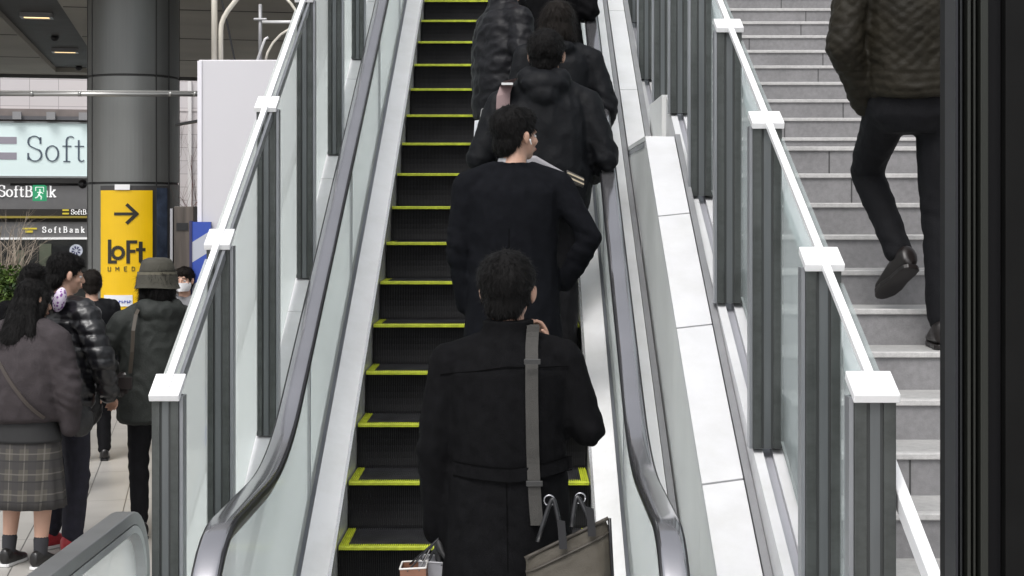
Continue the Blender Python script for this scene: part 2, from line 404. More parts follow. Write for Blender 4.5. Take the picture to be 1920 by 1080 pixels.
    mb=MB(); r=R+.061
    for k in range(9): bar(mb,198+k*6,582,201+k*6,582,2.2)
    mb.build('footer_print',mat('sign_dark_print',(.10,.08,.02),.5),s)
make_column()

# ------------------------------------------------------------------ shop facade across the hall
def make_facade():
    R=Matrix.Rotation(TA,3,'Z'); e=R@Vector((1,0,0)); nrm=R@Vector((0,-1,0)); O=Vector((-978/F*31,31,0))
    k=31/F
    def s_of(x):   # picture column -> distance along the facade
        t=(x-VX)/F; return (t*O.y-O.x)/(e.x-t*e.y)
    def Zy(y,x=90): Y=(O+e*s_of(x)).y; return (VY-y)*Y/F
    def slab(mb,x0,x1,y0,y1,d0,d1):
        a=O+e*s_of(x0);b=O+e*s_of(x1); z0=Zy(y1);z1=Zy(y0)
        mb.prism([a+nrm*d0+Vector((0,0,z0)),b+nrm*d0+Vector((0,0,z0)),b+nrm*d0+Vector((0,0,z1)),a+nrm*d0+Vector((0,0,z1))],nrm*(d1-d0))
    b=thing('station_building','pale tiled building with stacked dark shop fascias across the hall','building',O)
    b.location=(0,0,0)
    tile=bpy.data.materials.new('pink_white_tile'); tile.use_nodes=True; nt=tile.node_tree; bs=nt.nodes['Principled BSDF']
    tc=nt.nodes.new('ShaderNodeTexCoord'); mp=nt.nodes.new('ShaderNodeMapping'); mp.inputs['Rotation'].default_value=(PI/2,0,0)
    cb=nt.nodes.new('ShaderNodeSeparateXYZ'); cc=nt.nodes.new('ShaderNodeCombineXYZ')
    nt.links.new(tc.outputs['Object'],cb.inputs[0]); nt.links.new(cb.outputs[0],cc.inputs[0]); nt.links.new(cb.outputs[2],cc.inputs[1])
    br=nt.nodes.new('ShaderNodeTexBrick'); br.offset=0; br.inputs['Scale'].default_value=1; br.inputs['Brick Width'].default_value=.55; br.inputs['Row Height'].default_value=.27
    br.inputs['Mortar Size'].default_value=.006; br.inputs['Color1'].default_value=(.62,.58,.58,1); br.inputs['Color2'].default_value=(.58,.55,.56,1); br.inputs['Mortar'].default_value=(.35,.32,.33,1)
    nt.links.new(cc.outputs[0],br.inputs['Vector']); nt.links.new(br.outputs['Color'],bs.inputs['Base Color']); bs.inputs['Roughness'].default_value=.5
    bs.inputs['Emission Strength'].default_value=0
    mb=MB(); slab(mb,-500,720,-340,205,-.8,0); mb.build('wall',tile,b)
    mb=MB(); slab(mb,-500,330,205,232,-.5,.10); mb.build('canopy',mat('brown_canopy',(.22,.19,.18),.5,.2,var=.15,vscale=4),b)
    mb=MB(); slab(mb,-500,330,219,226,.12,.22); mb.build('cable_tray',mat('cable_grey',(.12,.12,.13),.5),b)
    mb=MB()
    for x in (35,98,158,-40): slab(mb,x-8,x+8,212,226,.14,.34)
    mb.build('sign_floodlight',mat('grey_plastic',(.30,.30,.31),.5),b)
    mb=MB(); slab(mb,-500,330,334,392,-.5,.06); f1=mb.build('upper_fascia',mat('fascia_grey',(.20,.20,.205),.45,.1,var=.1,vscale=2),b)
    mb=MB(); slab(mb,-500,330,392,405,-.5,.10); slab(mb,-500,330,409,416,-.5,.0); mb.build('dark_fascia',mat('fascia_dark',(.035,.032,.03),.5),b)
    mb=MB(); slab(mb,-500,330,405,409,-.5,.12); mb.build('gold_strip',mat('gold_trim',(.45,.36,.08),.4,.3),b)
    mb=MB(); slab(mb,-500,330,416,446,-.5,.05); mb.build('lower_fascia',mat('fascia_mid',(.20,.20,.205),.4,.1,var=.1,vscale=2),b)
    mb=MB(); slab(mb,-500,330,445,449,-.5,.08); mb.build('white_strip',mat('strip_white',(.7,.7,.7),.5,emit=(1,1,1),estr=.25),b)
    mb=MB(); slab(mb,-500,720,449,590,-.9,-.55); mb.build('shop_front',mat('shopfront_dark',(.045,.047,.045),.25,0,var=.5,vscale=1.3),b)
    gm=mat('shop_display_green',(.13,.15,.11),.5,0,var=.3,vscale=4,emit=(.5,.55,.4),estr=.06)
    mb=MB(); slab(mb,70,92,458,500,-.55,-.40); mb.build('shop_display',gm,b)
    mb=MB(); slab(mb,20,40,470,520,-.55,-.42); mb.build('shop_display',gm,b)
    mb=MB(); slab(mb,-60,-25,465,520,-.55,-.42); mb.build('shop_display',gm,b)
    mb=MB(); slab(mb,93,128,462,505,-.55,-.45); mb.build('shop_poster',mat('poster_dark',(.02,.022,.025),.3,var=.6,vscale=8),b)
    mb=MB(); 
    c=O+e*s_of(140)+Vector((0,0,Zy(471)))+nrm*-.40
    mb.prism([c+e*(.13*math.cos(2*PI*i/24))+Vector((0,0,.13*math.sin(2*PI*i/24))) for i in range(24)],nrm*.04)
    mb.build('round_sign',mat('round_white',(.6,.62,.68),.4,emit=(.8,.85,1),estr=.25,var=.4,vscale=20),b)
    mb=MB(); c2=c+nrm*.045
    for a in range(0,360,45): mb.prism([c2+e*(.07*math.cos(math.radians(a+w)))*q_+Vector((0,0,.07*math.sin(math.radians(a+w))*q_)) for w,q_ in ((0,.5),(25,.5),(25,1.3),(0,1.3))],nrm*.006)
    mb.build('round_sign_print',mat('print_navy',(.05,.05,.2),.5),b)
    # bare wall, pipe, right of the column
    mb=MB(); slab(mb,352,359,145,400,.0,.08); mb.build('drain_pipe',mat('pipe_white',(.72,.70,.70),.4),b)
    mb=MB(); slab(mb,-500,720,205,1000,-.9,-.86); mb.build('rear_wall',mat('rear_tile',(.40,.38,.385),.6,0,var=.08,vscale=2),b)
    mb=MB(); slab(mb,331,372,205,400,-.5,-.02); mb.build('grey_wall_bay',tile,b)
    # signs on it
    sg=thing('shop_sign','large pale blue backlit sign with grey bars and thin dark serif lettering','sign')
    tl=mat('sign_teal_white',(.70,.82,.82),.3,0,emit=(.78,.93,.93),estr=.16)
    mb=MB(); slab(mb,-300,300,232,333,.06,.16); mb.build('panel',tl,sg)
    mb=MB(); slab(mb,-300,300,330.5,334,.06,.18); slab(mb,-300,300,229,232,.06,.20); mb.build('frame',mat('sign_frame',(.35,.37,.38),.4,.5),sg)
    mb=MB(); slab(mb,-22,33,258,271,.161,.168); slab(mb,-22,33,287,300,.161,.168); mb.build('logo_bars',mat('logo_grey',(.36,.34,.40),.5),sg)
    up=Vector((0,0,1)); tx=mat('letters_slate',(.10,.13,.17),.5)
    mb=MB(); strokes(mb,'SoftBank',O+e*s_of(51)+nrm*.16+up*Zy(303),e,up,nrm,48*k*1.0,.068,track=.06); mb.build('lettering',tx,sg)
    s2=thing('shop_sign','white serif shop lettering on the grey fascia below the big pale sign','sign')
    wt=mat('letters_white',(.85,.85,.85),.4,0,emit=(1,1,1),estr=.3)
    mb=MB(); strokes(mb,'SoftBank',O+e*s_of(-3)+nrm*.06+up*Zy(369),e,up,nrm,21.5*k,.13,track=.05); mb.build('lettering',wt,s2)
    s3=thing('shop_sign','small white lettering beside a gold two-bar logo on the dark fascia','sign')
    mb=MB(); slab(mb,118,130,392.5,395.5,.10,.115); slab(mb,118,130,399,402,.10,.115); mb.build('logo_bars',mat('logo_gold',(.6,.5,.05),.4,emit=(1,.8,.1),estr=.15),s3)
    mb=MB(); strokes(mb,'SoftBank',O+e*s_of(134)+nrm*.10+up*Zy(402),e,up,nrm,9.5*k,.13,track=.05,th=.008); mb.build('lettering',wt,s3)
    s4=thing('shop_sign','wide low white lettering beside a gold logo on the lowest fascia','sign')
    mb=MB(); slab(mb,43,70,427,430,.05,.065); slab(mb,48,62,432,436,.05,.065); mb.build('logo_bars',MATS['logo_gold'],s4)
    mb=MB(); strokes(mb,'SoftBank',O+e*s_of(80)+nrm*.05+up*Zy(436),e,up*.6,nrm,11*k,.16,track=.35,th=.008); mb.build('lettering',wt,s4)
make_facade()

# exit sign hanging on a black arm
def make_exit():
    Y=20.0
    t=thing('exit_sign','small green and white running figure sign hanging from a black arm','sign',(0,0,0))
    bl=M_black
    mb=MB().tube([P(20,346,Y),P(160,346,Y)],.017); mb.ell(P(155,345,Y),.06,.05,.06); mb.build('arm',bl,t,smooth=True)
    mb=MB().tube([P(155,346,Y),P(192,343,Y-.5)],.012); mb.build('stay',bl,t)
    a=P(63,347,Y);b=P(86,377,Y)
    g=mat('exit_green',(.02,.22,.10),.4,0,emit=(.05,.55,.25),estr=.35)
    MB().box(a.x,b.x,Y-.05,Y+.05,b.z,a.z).build('sign_case',g,t,bevel=.008)
    w=mat('exit_white',(.8,.9,.85),.4,0,emit=(.9,1,.95),estr=.4)
    mb=MB(); y0=Y-.053
    def q(x,y): return P(x,y,y0)
    def bar(x0,y0_,x1,y1_,w_):
        d=Vector((x1-x0,y1_-y0_)).normalized(); n=Vector((-d.y,d.x))*w_/2
        mb.prism([q(x0+n.x,y0_+n.y),q(x1+n.x,y1_+n.y),q(x1-n.x,y1_-n.y),q(x0-n.x,y0_-n.y)],(0,-.006,0))
    bar(67,351,82,351,1.5);bar(82,351,82,360,1.5);bar(67,351,67,358,1.5)
    bar(74,355,76,357.5,3);bar(76,359,73,365,3.2);bar(73,365,78,369,2.2);bar(78,369,77,374,2);bar(73,365,70,370,2.2);bar(70,370,66,371,2)
    bar(76,360,81,363,1.8);bar(75,360,70,361,1.8)
    mb.build('figure',w,t)
make_exit()

# ------------------------------------------------------------------ horizontal pipe, arched pipes, hoarding, cabinet
def make_hoarding():
    Y=13.0
    t=thing('hoarding','tall plain pale grey hoarding with blue and grey diagonal stripes at its foot','hoarding')
    m=mat('hoarding_white',(.56,.55,.58),.5,0,var=.02,vscale=.8)
    a=P(372,112,Y)
    MB().box(a.x,a.x+1.25,Y,Y+.9,FLOOR,a.z).build('upper_panel',m,t,bevel=.01)
    MB().box(a.x-.006,a.x+.03,Y-.012,Y-.001,P(0,430,Y).z,a.z-.01).build('edge_trim',mat('trim_lilac',(.72,.71,.76),.4),t)
    # striped lower board
    x0=P(362,0,Y-.02).x; z1=P(0,416,Y-.02).z
    sm=bpy.data.materials.new('blue_grey_stripes'); sm.use_nodes=True; nt=sm.node_tree; b=nt.nodes['Principled BSDF']
    tc=nt.nodes.new('ShaderNodeTexCoord'); sp=nt.nodes.new('ShaderNodeSeparateXYZ'); nt.links.new(tc.outputs['Object'],sp.inputs[0])
    ma=nt.nodes.new('ShaderNodeMath'); ma.operation='MULTIPLY_ADD'; ma.inputs[1].default_value=-.62
    nt.links.new(sp.outputs[0],ma.inputs[0]); nt.links.new(sp.outputs[2],ma.inputs[2])
    md=nt.nodes.new('ShaderNodeMath'); md.operation='FLOORED_MODULO'; md.inputs[1].default_value=.36
    ad=nt.nodes.new('ShaderNodeMath'); ad.operation='ADD'; ad.inputs[1].default_value=-(z1-.62*x0)-0.02
    nt.links.new(ma.outputs[0],ad.inputs[0]); nt.links.new(ad.outputs[0],md.inputs[0])
    gt=nt.nodes.new('ShaderNodeMath'); gt.operation='GREATER_THAN'; gt.inputs[1].default_value=.17; nt.links.new(md.outputs[0],gt.inputs[0])
    mx=nt.nodes.new('ShaderNodeMix'); mx.data_type='RGBA'; mx.inputs[6].default_value=(.42,.44,.50,1); mx.inputs[7].default_value=(.03,.07,.36,1)
    nt.links.new(gt.outputs[0],mx.inputs[0]); nt.links.new(mx.outputs[2],b.inputs['Base Color']); b.inputs['Roughness'].default_value=.45
    MB().box(x0,x0+.155,Y-.06,Y-.014,FLOOR,z1).build('striped_board',sm,t)
    MB().box(x0-.02,x0,Y-.07,Y,FLOOR,z1+.01).build('board_edge',mat('edge_navy',(.03,.03,.10),.5),t)
    # arched pipes above
    cr=mat('cream_pipe',(.58,.55,.48),.35,.1,var=.05)
    gw=mat('white_pipe',(.60,.60,.60),.3,.2)
    Yp=13.4
    tp=thing('pipe_frame','cream bent pipes and thin poles rising above the pale hoarding','pipe frame')
    def w(l,Yq=Yp): return [P(x,y,Yq) for x,y in l]
    MB().tube(w([(402,118),(402,-90)]),.026,14).build('straight_pipe',cr,tp,smooth=True)
    MB().tube(w([(414,118),(414,60),(415,46),(419,34),(427,20),(438,6),(452,-12),(470,-40)]),.021,14).build('bent_pipe',cr,tp,smooth=True)
    MB().tube(w([(488,118),(488,8)],13.9),.017).build('thin_pole',mat('grey_pipe',(.30,.30,.31),.4,.3),tp,smooth=True)
    MB().tube(w([(476,36),(500,36)],13.88),.012).build('thin_pole_clamp',MATS['grey_pipe'],tp)
    MB().tube(w([(492,41),(590,41)],13.7),.013).build('cross_bar',gw,tp,smooth=True)
    MB().tube(w([(498,112),(502,98),(512,80),(526,65),(540,56),(556,53),(575,53)],13.8),.011).build('arched_pipe',cr,tp,smooth=True)
    MB().tube(w([(481,116),(497,73),(503,70)],13.5),.011).build('stay',gw,tp,smooth=True)
    MB().tube(w([(530,-10),(545,6),(556,22),(566,40)],13.6),.013).build('diagonal_pipe',cr,tp,smooth=True)
    MB().tube(w([(414,-6),(424,35),(440,112)],14.2),.009).build('cable',M_black,tp)
    # long horizontal pipe crossing the column
    hp=thing('steel_pipe','long horizontal steel pipe running across the front of the round column','pipe')
    Yh=14.6
    MB().tube([P(-60,176,Yh),P(371,177,Yh)],.021,14).build('main_pipe',mat('pipe_steel',(.34,.34,.33),.3,.7),hp,smooth=True)
    MB().tube([P(-60,170.5,Yh+.1),P(371,171.5,Yh+.1)],.006,8).build('thin_conduit',mat('conduit',(.5,.5,.48),.4,.5),hp,smooth=True)
    for x in (-10,60,150,320,366): MB().tube([P(x-3,176,Yh),P(x+3,176,Yh)],.026,14).build('pipe_coupling',MATS['pipe_steel'],hp,smooth=True)
    br=thing('bracket_arm','thin dark arm slanting up to the left edge of the pale hoarding','bracket')
    MB().tube([P(331,234,14.8),P(372,227,13.4)],.015).build('rod',M_black,br)
    # cabinet
    Yc=14.2; a=P(326,387,Yc); b2=P(363,0,Yc)
    c=thing('cabinet','tall dark brown cabinet standing left of the striped board','cabinet')
    MB().box(a.x,b2.x,Yc,Yc+.4,FLOOR,a.z).build('body',mat('cabinet_brown',(.085,.07,.06),.5,0,var=.35,vscale=3,stretch=(6,6,.5)),c,bevel=.006)
    MB().box(P(331,0,Yc).x,P(353,0,Yc).x,Yc-.008,Yc,P(0,432,Yc).z,P(0,418,Yc).z).build('label_plate',M_black,c)
    MB().box(a.x-.035,a.x-.012,Yc,Yc+.3,FLOOR,a.z-.02).build('side_trim',mat('trim_pale',(.4,.4,.42),.4,.5),c)
make_hoarding()

# unseen dark block with paler bands, added beyond the stair to darken reflections
bd=thing('reflection_block','unseen dark block added above the top of the escalator for its reflections','building',(0,0,0))
MB().box(-14,16,34,48,3.2,27).build('wall',mat('reflection_dark',(.10,.105,.11),.35,.1,var=.2,vscale=.4),bd)
mb=MB()
for z in range(5):
    mb.box(-13.5,15.5,33.96,33.99,5.2+z*2.2,6.1+z*2.2)
mb.build('pale_band',mat('reflection_pale',(.30,.34,.36),.15,.4),bd)

# ------------------------------------------------------------------ escalator
def make_escalator():
    t=thing('escalator','black stepped escalator with yellow step edges between glass balustrades','escalator',(XC,5.9,FLOOR))
    base=Vector(t.location)
    def B(mb,name,m,parent=t,**k):
        if parent is t: mb.v=[tuple(Vector(v)-base) for v in mb.v]
        return mb.build(name,m,parent,**k)
    # one step (prototype around its nosing centre)
    pitch=.0094; nX=int(2*HW/pitch); x0=-nX*pitch/2; RISE=.2152
    def comb(mb, prof, depth, xa, xb, outward):
        # corrugated strip: prof = list of (y,z); outward = list of unit (y,z)
        xs=[]; n=int(round((xb-xa)/pitch))
        for i in range(n):
            b=xa+i*pitch; xs+= [(b,0),(b+pitch*.5,0),(b+pitch*.5+1e-4,1),(b+pitch-1e-4,1)]
        rows=[[ (x,y-o[0]*depth*g,z-o[1]*depth*g) for x,g in xs] for (y,z),o in zip(prof,outward)]
        mb.rings(rows,closed=False,cap=False)
    def arc_riser(z0,z1,n=7):
        pr=[];ou=[]
        for i in range(n):
            z=z0+(z1-z0)*i/(n-1); u=z/(-RISE)
            y=.022*math.sin(PI*min(1,u))*1.0
            pr.append((y,z)); ou.append((-1,0))
        return pr,ou
    # meshes
    mr=MB(); pr,ou=arc_riser(-.014,-.235,8); comb(mr,pr,.008,x0+.0,-x0,ou)
    mt=MB(); comb(mt,[(.05,0),(.398,0)],.008,x0+.038,-x0-.038,[(0,1),(0,1)])
    my=MB(); comb(my,[(.05,.001),(.004,.001),(0,-.003),(0,-.016)],.006,x0,-x0,[(0,1),(0,1),(-1,0),(-1,0)])
    comb(my,[(.05,.001),(.398,.001)],.006,x0,x0+.038,[(0,1),(0,1)]); comb(my,[(.05,.001),(.398,.001)],.006,-x0-.038,-x0,[(0,1),(0,1)])
    mw=MB(); mw.box(x0,-x0,.03,.39,-.24,-.012)
    step0=None
    def nz(mb): return Vector((0,0,0))
    for i in range(-3,22):
        Y=.4*(16.97+i); loc=Vector((XC,Y,Ze(Y)))-base
        if step0 is None:
            s=mw.build('step',M_step,t,loc=loc)
            r=mr.build('riser',M_step,s); tr=mt.build('tread',M_tread,s); y=my.build('yellow_edge',M_yellow,s); step0=(s,[r,tr,y])
        else:
            s=step0[0].copy(); COL.objects.link(s); s.parent=t; s.location=loc
            for c in step0[1]:
                d=c.copy(); COL.objects.link(d); d.parent=s
    for side in (-1,1):
        def X(a): return XC+side*a
        path=[(Y,Ze(Y)) for Y in EY]
        pth=[(X(HW+.004),-.30),(X(HW+.004),.060),(X(HW+.010),.066),(X(HW+.030),.066),(X(HW+.030),-.30)]
        B(MB().sweep(pth,path),'skirt_panel',M_steel)
        B(MB().sweep([(X(HW+.0045),.045),(X(HW-.003),.048),(X(HW-.003),.066),(X(HW+.010),.070),(X(HW+.0045),.066)],path),'skirt_edge',mat('bright_edge',(.9,.9,.9),.25,.8))
        B(MB().sweep([(X(HW+.012),.068),(X(HW+.118),.112),(X(HW+.118),.10),(X(HW+.012),.05)],path),'inner_deck',M_steel)
        B(MB().sweep([(X(.683),.10),(X(.683),.118),(X(.697),.126),(X(.697),.10)],path),'glass_seal',M_steeld)
        # glass from deck to handrail
        gy=[Y for Y in EY if Y>=4.75]
        g=MB()
        for xx in (.700,.710): pass
        rs=[[(X(.699),Y,Ze(Y)+.10),(X(.711),Y,Ze(Y)+.10),(X(.711),Y,Zh(Y)-.02),(X(.699),Y,Zh(Y)-.02)] for Y in gy]
        B(g.rings(rs),'glass_panel',M_glassE)
        B(MB().sweep([(X(.712),.10),(X(.712),.13),(X(.73),.128),(X(.90),.10),(X(.90),.0),(X(.73),.0)],path),'outer_deck',M_white)
        B(MB().sweep([(X(.905),.085),(X(.935),.085),(X(.935),-.35),(X(.905),-.35)],path),'outer_side',M_greyside)
        # glass joints
        for Yj in (6.9,8.6,10.3,12.0):
            B(MB().prism([(X(.697),Yj,Ze(Yj)+.13),(X(.713),Yj,Ze(Yj)+.13),(X(.713),Yj,Zh(Yj)-.03),(X(.697),Yj,Zh(Yj)-.03)],(0,.006,0)),'glass_joint',M_steeld)
        # handrail belt
        hp=[(Y,Zh(Y)) for Y in EY[::-1] if Y>4.95]
        for a in range(0,181,10):
            r=.42; hp.append((4.93-r*math.sin(math.radians(a)), -.99-r+r*math.cos(math.radians(a))))
        for Y in (5.1,5.4): hp.append((Y,-.99-.84))
        # belt profile (C section) widened, normal offset. path runs downwards so normal sign flips
        prof=[(-.038,.008),(-.0385,.014),(-.036,.019),(-.030,.0215),(-.015,.0225),(0,.023),(.015,.0225),(.030,.0215),(.036,.019),(.0385,.014),(.038,.008)]
        B(MB().sweep([(X(.705)+a,-b) for a,b in prof],hp,'n'),'handrail',M_rubber,smooth=True)
        prof=[(-.042,.015),(-.0455,.008),(-.0465,-.002),(-.043,-.012),(-.03,-.015),(.03,-.015),(.043,-.012),(.0465,-.002),(.0455,.008),(.042,.015),(.037,.012),(-.037,.012)]
        B(MB().sweep([(X(.705)+a,-b) for a,b in prof],hp,'n'),'handrail_lip',M_black,smooth=True)
        prof=[(-.022,-.016),(-.022,-.05),(.022,-.05),(.022,-.016)]
        B(MB().sweep([(X(.705)+a,-b) for a,b in prof],hp[:-4],'n'),'handrail_guide',mat('guide_alu',(.42,.43,.45),.3,.8))
    # truss underside
    rs=[]
    for Y in EY: rs.append([(XC-.90,Y,Ze(Y)-.36),(XC+.90,Y,Ze(Y)-.36),(XC+.90,Y,max(FLOOR-.02,Ze(Y)-1.0)-.4),(XC-.90,Y,max(FLOOR-.02,Ze(Y)-1.0)-.4)])
    B(MB().rings(rs),'truss_casing',M_panel)
    # upper landing
    Y=15.2; B(MB().box(XC-1.2,XC+1.2,Y,Y+6,Ze(Y)-.4,Ze(Y)),'top_landing',M_steeld)
    Y=4.2; B(MB().box(XC-HW,XC+HW,2.4,5.55,FLOOR+.004,FLOOR+.016),'landing_plate',M_steel)
make_escalator()

# ------------------------------------------------------------------ railings
def post_parts(mb1,mb2,mb3,x,Y,zb,zt,w,light_side):
    "H-like extruded section: dark outer bars, recessed grooves, a light side face"
    s=light_side
    d=.075
    a=x-w/2; b=x+w/2
    mb1.box(a,a+w*.30,Y,Y+d,zb,zt); mb3.box(a+w*.38,a+w*.62,Y+.004,Y+d-.004,zb,zt); mb1.box(b-w*.30,b,Y,Y+d,zb,zt)
    mb2.box(a+w*.30,a+w*.38,Y+.006,Y+d-.006,zb,zt); mb2.box(a+w*.62,b-w*.30,Y+.006,Y+d-.006,zb,zt)
def make_railing(name_label,X,posts,ct,s,w,glass,side,extra=None,group=None,rise_end=None):
    t=thing('glass_railing',name_label,'railing',(X,posts[0][0],FLOOR))
    base=Vector(t.location)
    def loc(mb): mb.v=[tuple(Vector(v)-base) for v in mb.v]; return mb
    for Y,zb in posts:
        zt=-ct+s*Y-.012
        m1,m2,m3=MB(),MB(),MB()
        post_parts(m1,m2,m3,X,Y-.0375,zb,zt-.02,w,side)
        p=loc(m1).build('post',M_post,t,bevel=.002)
        loc(m2).build('post_groove',M_postd,p)
        loc(m3).build('post_web',mat('post_web',(.145,.155,.16),.36,.55,var=.12,vscale=3,stretch=(8,8,.6)),p); m3=MB()
        # side fin (bright) facing the escalator
        m3.box(X+side*(w/2+.001),X+side*(w/2+.013),Y-.030,Y+.030,zb,zt-.02)
        loc(m3).build('glass_clamp',M_postl,p)
        # sloping cap plate
        c=Vector((X,Y,zt+.0)); ax=Vector((w/2+.006,0,0)); ay=Vector((0,.058,.058*s)); n=Vector((0,-s,1)).normalized()*.013
        mc=MB().obox(c+Vector((0,0,.006)),ax,ay,n); loc(mc).build('post_cap',M_cap,p,bevel=.003)
    # top rail
    Y0=posts[0][0]-.02; Y1=posts[-1][0]
    n=Vector((0,-s,1)).normalized()
    mb=MB().obox((X,(Y0+Y1)/2,-ct+s*(Y0+Y1)/2+.004),(.0125,0,0),(0,(Y1-Y0)/2,(Y1-Y0)/2*s),n*.011)
    loc(mb).build('top_rail',M_cap,t,bevel=.002)
    mb=MB().obox((X+side*.026,(Y0+Y1)/2,-ct-.045+s*(Y0+Y1)/2),(.006,0,0),(0,(Y1-Y0)/2,(Y1-Y0)/2*s),n*.02)
    if side>0: loc(mb).build('glass_channel',M_postl,t)
    for (Ya,za),(Yb,zb) in zip(posts[:-1],posts[1:]):
        ya,yb=Ya+.045,Yb-.045
        gx=X-side*(w/2+.004)
        za2,zb2=za+.03,zb+.03
        if za2>-ct-.3+s*ya: continue
        mb=MB().prism([(gx,ya,za2),(gx,yb,zb2),(gx,yb,-ct-.06+s*yb),(gx,ya,-ct-.06+s*ya)],(side*.010,0,0))
        loc(mb).build('glass_panel',glass,t)
    return t
# left railing, X=-1.22
cb=5.054; XL=-1.22
LP=[5.33,6.25,7.42,8.72,10.11,11.53,12.95,14.4]
postsL=[(Y,max(FLOOR,-cb+SL*Y)) for Y in LP]
make_railing('railing of grey posts and pale glass along the left side of the escalator',XL,postsL,3.461,SL,.092,M_glassL,1)
# right railing, follows the flatter stair
XR=.95
RP=[4.19,4.90,6.01,7.10,8.20,9.31,10.45,11.8,13.1,14.4]
postsR=[(Y,(-3.66 if Y<9.6 else -4.38)+SS*Y) for Y in RP]
make_railing('railing of dark grey posts and glass between the escalator and the stone stairs',XR,postsR,2.381,SS,.112,M_glassR,-1)
# stair handrail bars
def bar(label,X,c,Y0,Y1,w,h):
    n=Vector((0,-SS,1)).normalized()
    t=thing('stair_handrail',label,'handrail',(X,Y0,-c+SS*Y0))
    L=Y1-Y0
    mb=MB().obox((0,L/2,L/2*SS),(w,0,0),(0,L/2,L/2*SS),n*h); mb.build('rail_bar',M_cap,t,bevel=.004)
    for k in range(int(L/1.1)+1):
        y=.35+k*1.1
        if y>L-.1: break
        MB().obox((-.012,y,y*SS-.035),(.008,0,0),(0,.012,0),(0,0,.012)).build('rail_bracket',M_steel,t)
bar('white flat handrail fixed low on the stair side of the right railing',1.03,2.69,3.3,14.0,.017,.026)

# left outer white deck
def make_left_deck():
    t=thing('white_stringer','broad white sloping cladding under the left glass railing','cladding',(XL,6,FLOOR))
    base=Vector(t.location)
    def loc(mb): mb.v=[tuple(Vector(v)-base) for v in mb.v]; return mb
    Ys=frange(4.6,15.2,.5)
    def line(Y,c): return max(FLOOR+.05,-c+SL*Y)
    # seams every ~1.4 m
    cuts=[4.6,5.6,7.0,8.4,9.8,11.2,12.6,14.0,15.2]
    for a,b in zip(cuts[:-1],cuts[1:]):
        ys=frange(a+.004,b-.004,.3)
        mb=MB().rings([[(-1.175,Y,line(Y,5.054)),(-1.46,Y,line(Y,5.044)),(-1.46,Y,line(Y,5.094)),(-1.175,Y,line(Y,5.104))] for Y in ys])
        loc(mb).build('cladding_panel',M_white,t)
    mb=MB().rings([[(-1.145,Y,line(Y,5.114)),(-1.172,Y,line(Y,5.078)),(-1.172,Y,line(Y,5.5)),(-1.145,Y,line(Y,5.5))] for Y in Ys]); loc(mb).build('edge_trim',M_panel,t)
    mb=MB().rings([[(-1.464,Y,line(Y,5.02)),(-1.49,Y,line(Y,5.02)),(-1.49,Y,line(Y,5.7)),(-1.464,Y,line(Y,5.7))] for Y in Ys]); loc(mb).build('outer_trim',M_greyside,t)
    mb=MB().rings([[(-1.15,Y,line(Y,5.52)),(-1.485,Y,line(Y,5.72)),(-1.485,Y,line(Y,6.6)),(-1.15,Y,line(Y,6.6))] for Y in Ys]); loc(mb).build('underside_panel',M_panel,t)
make_left_deck()

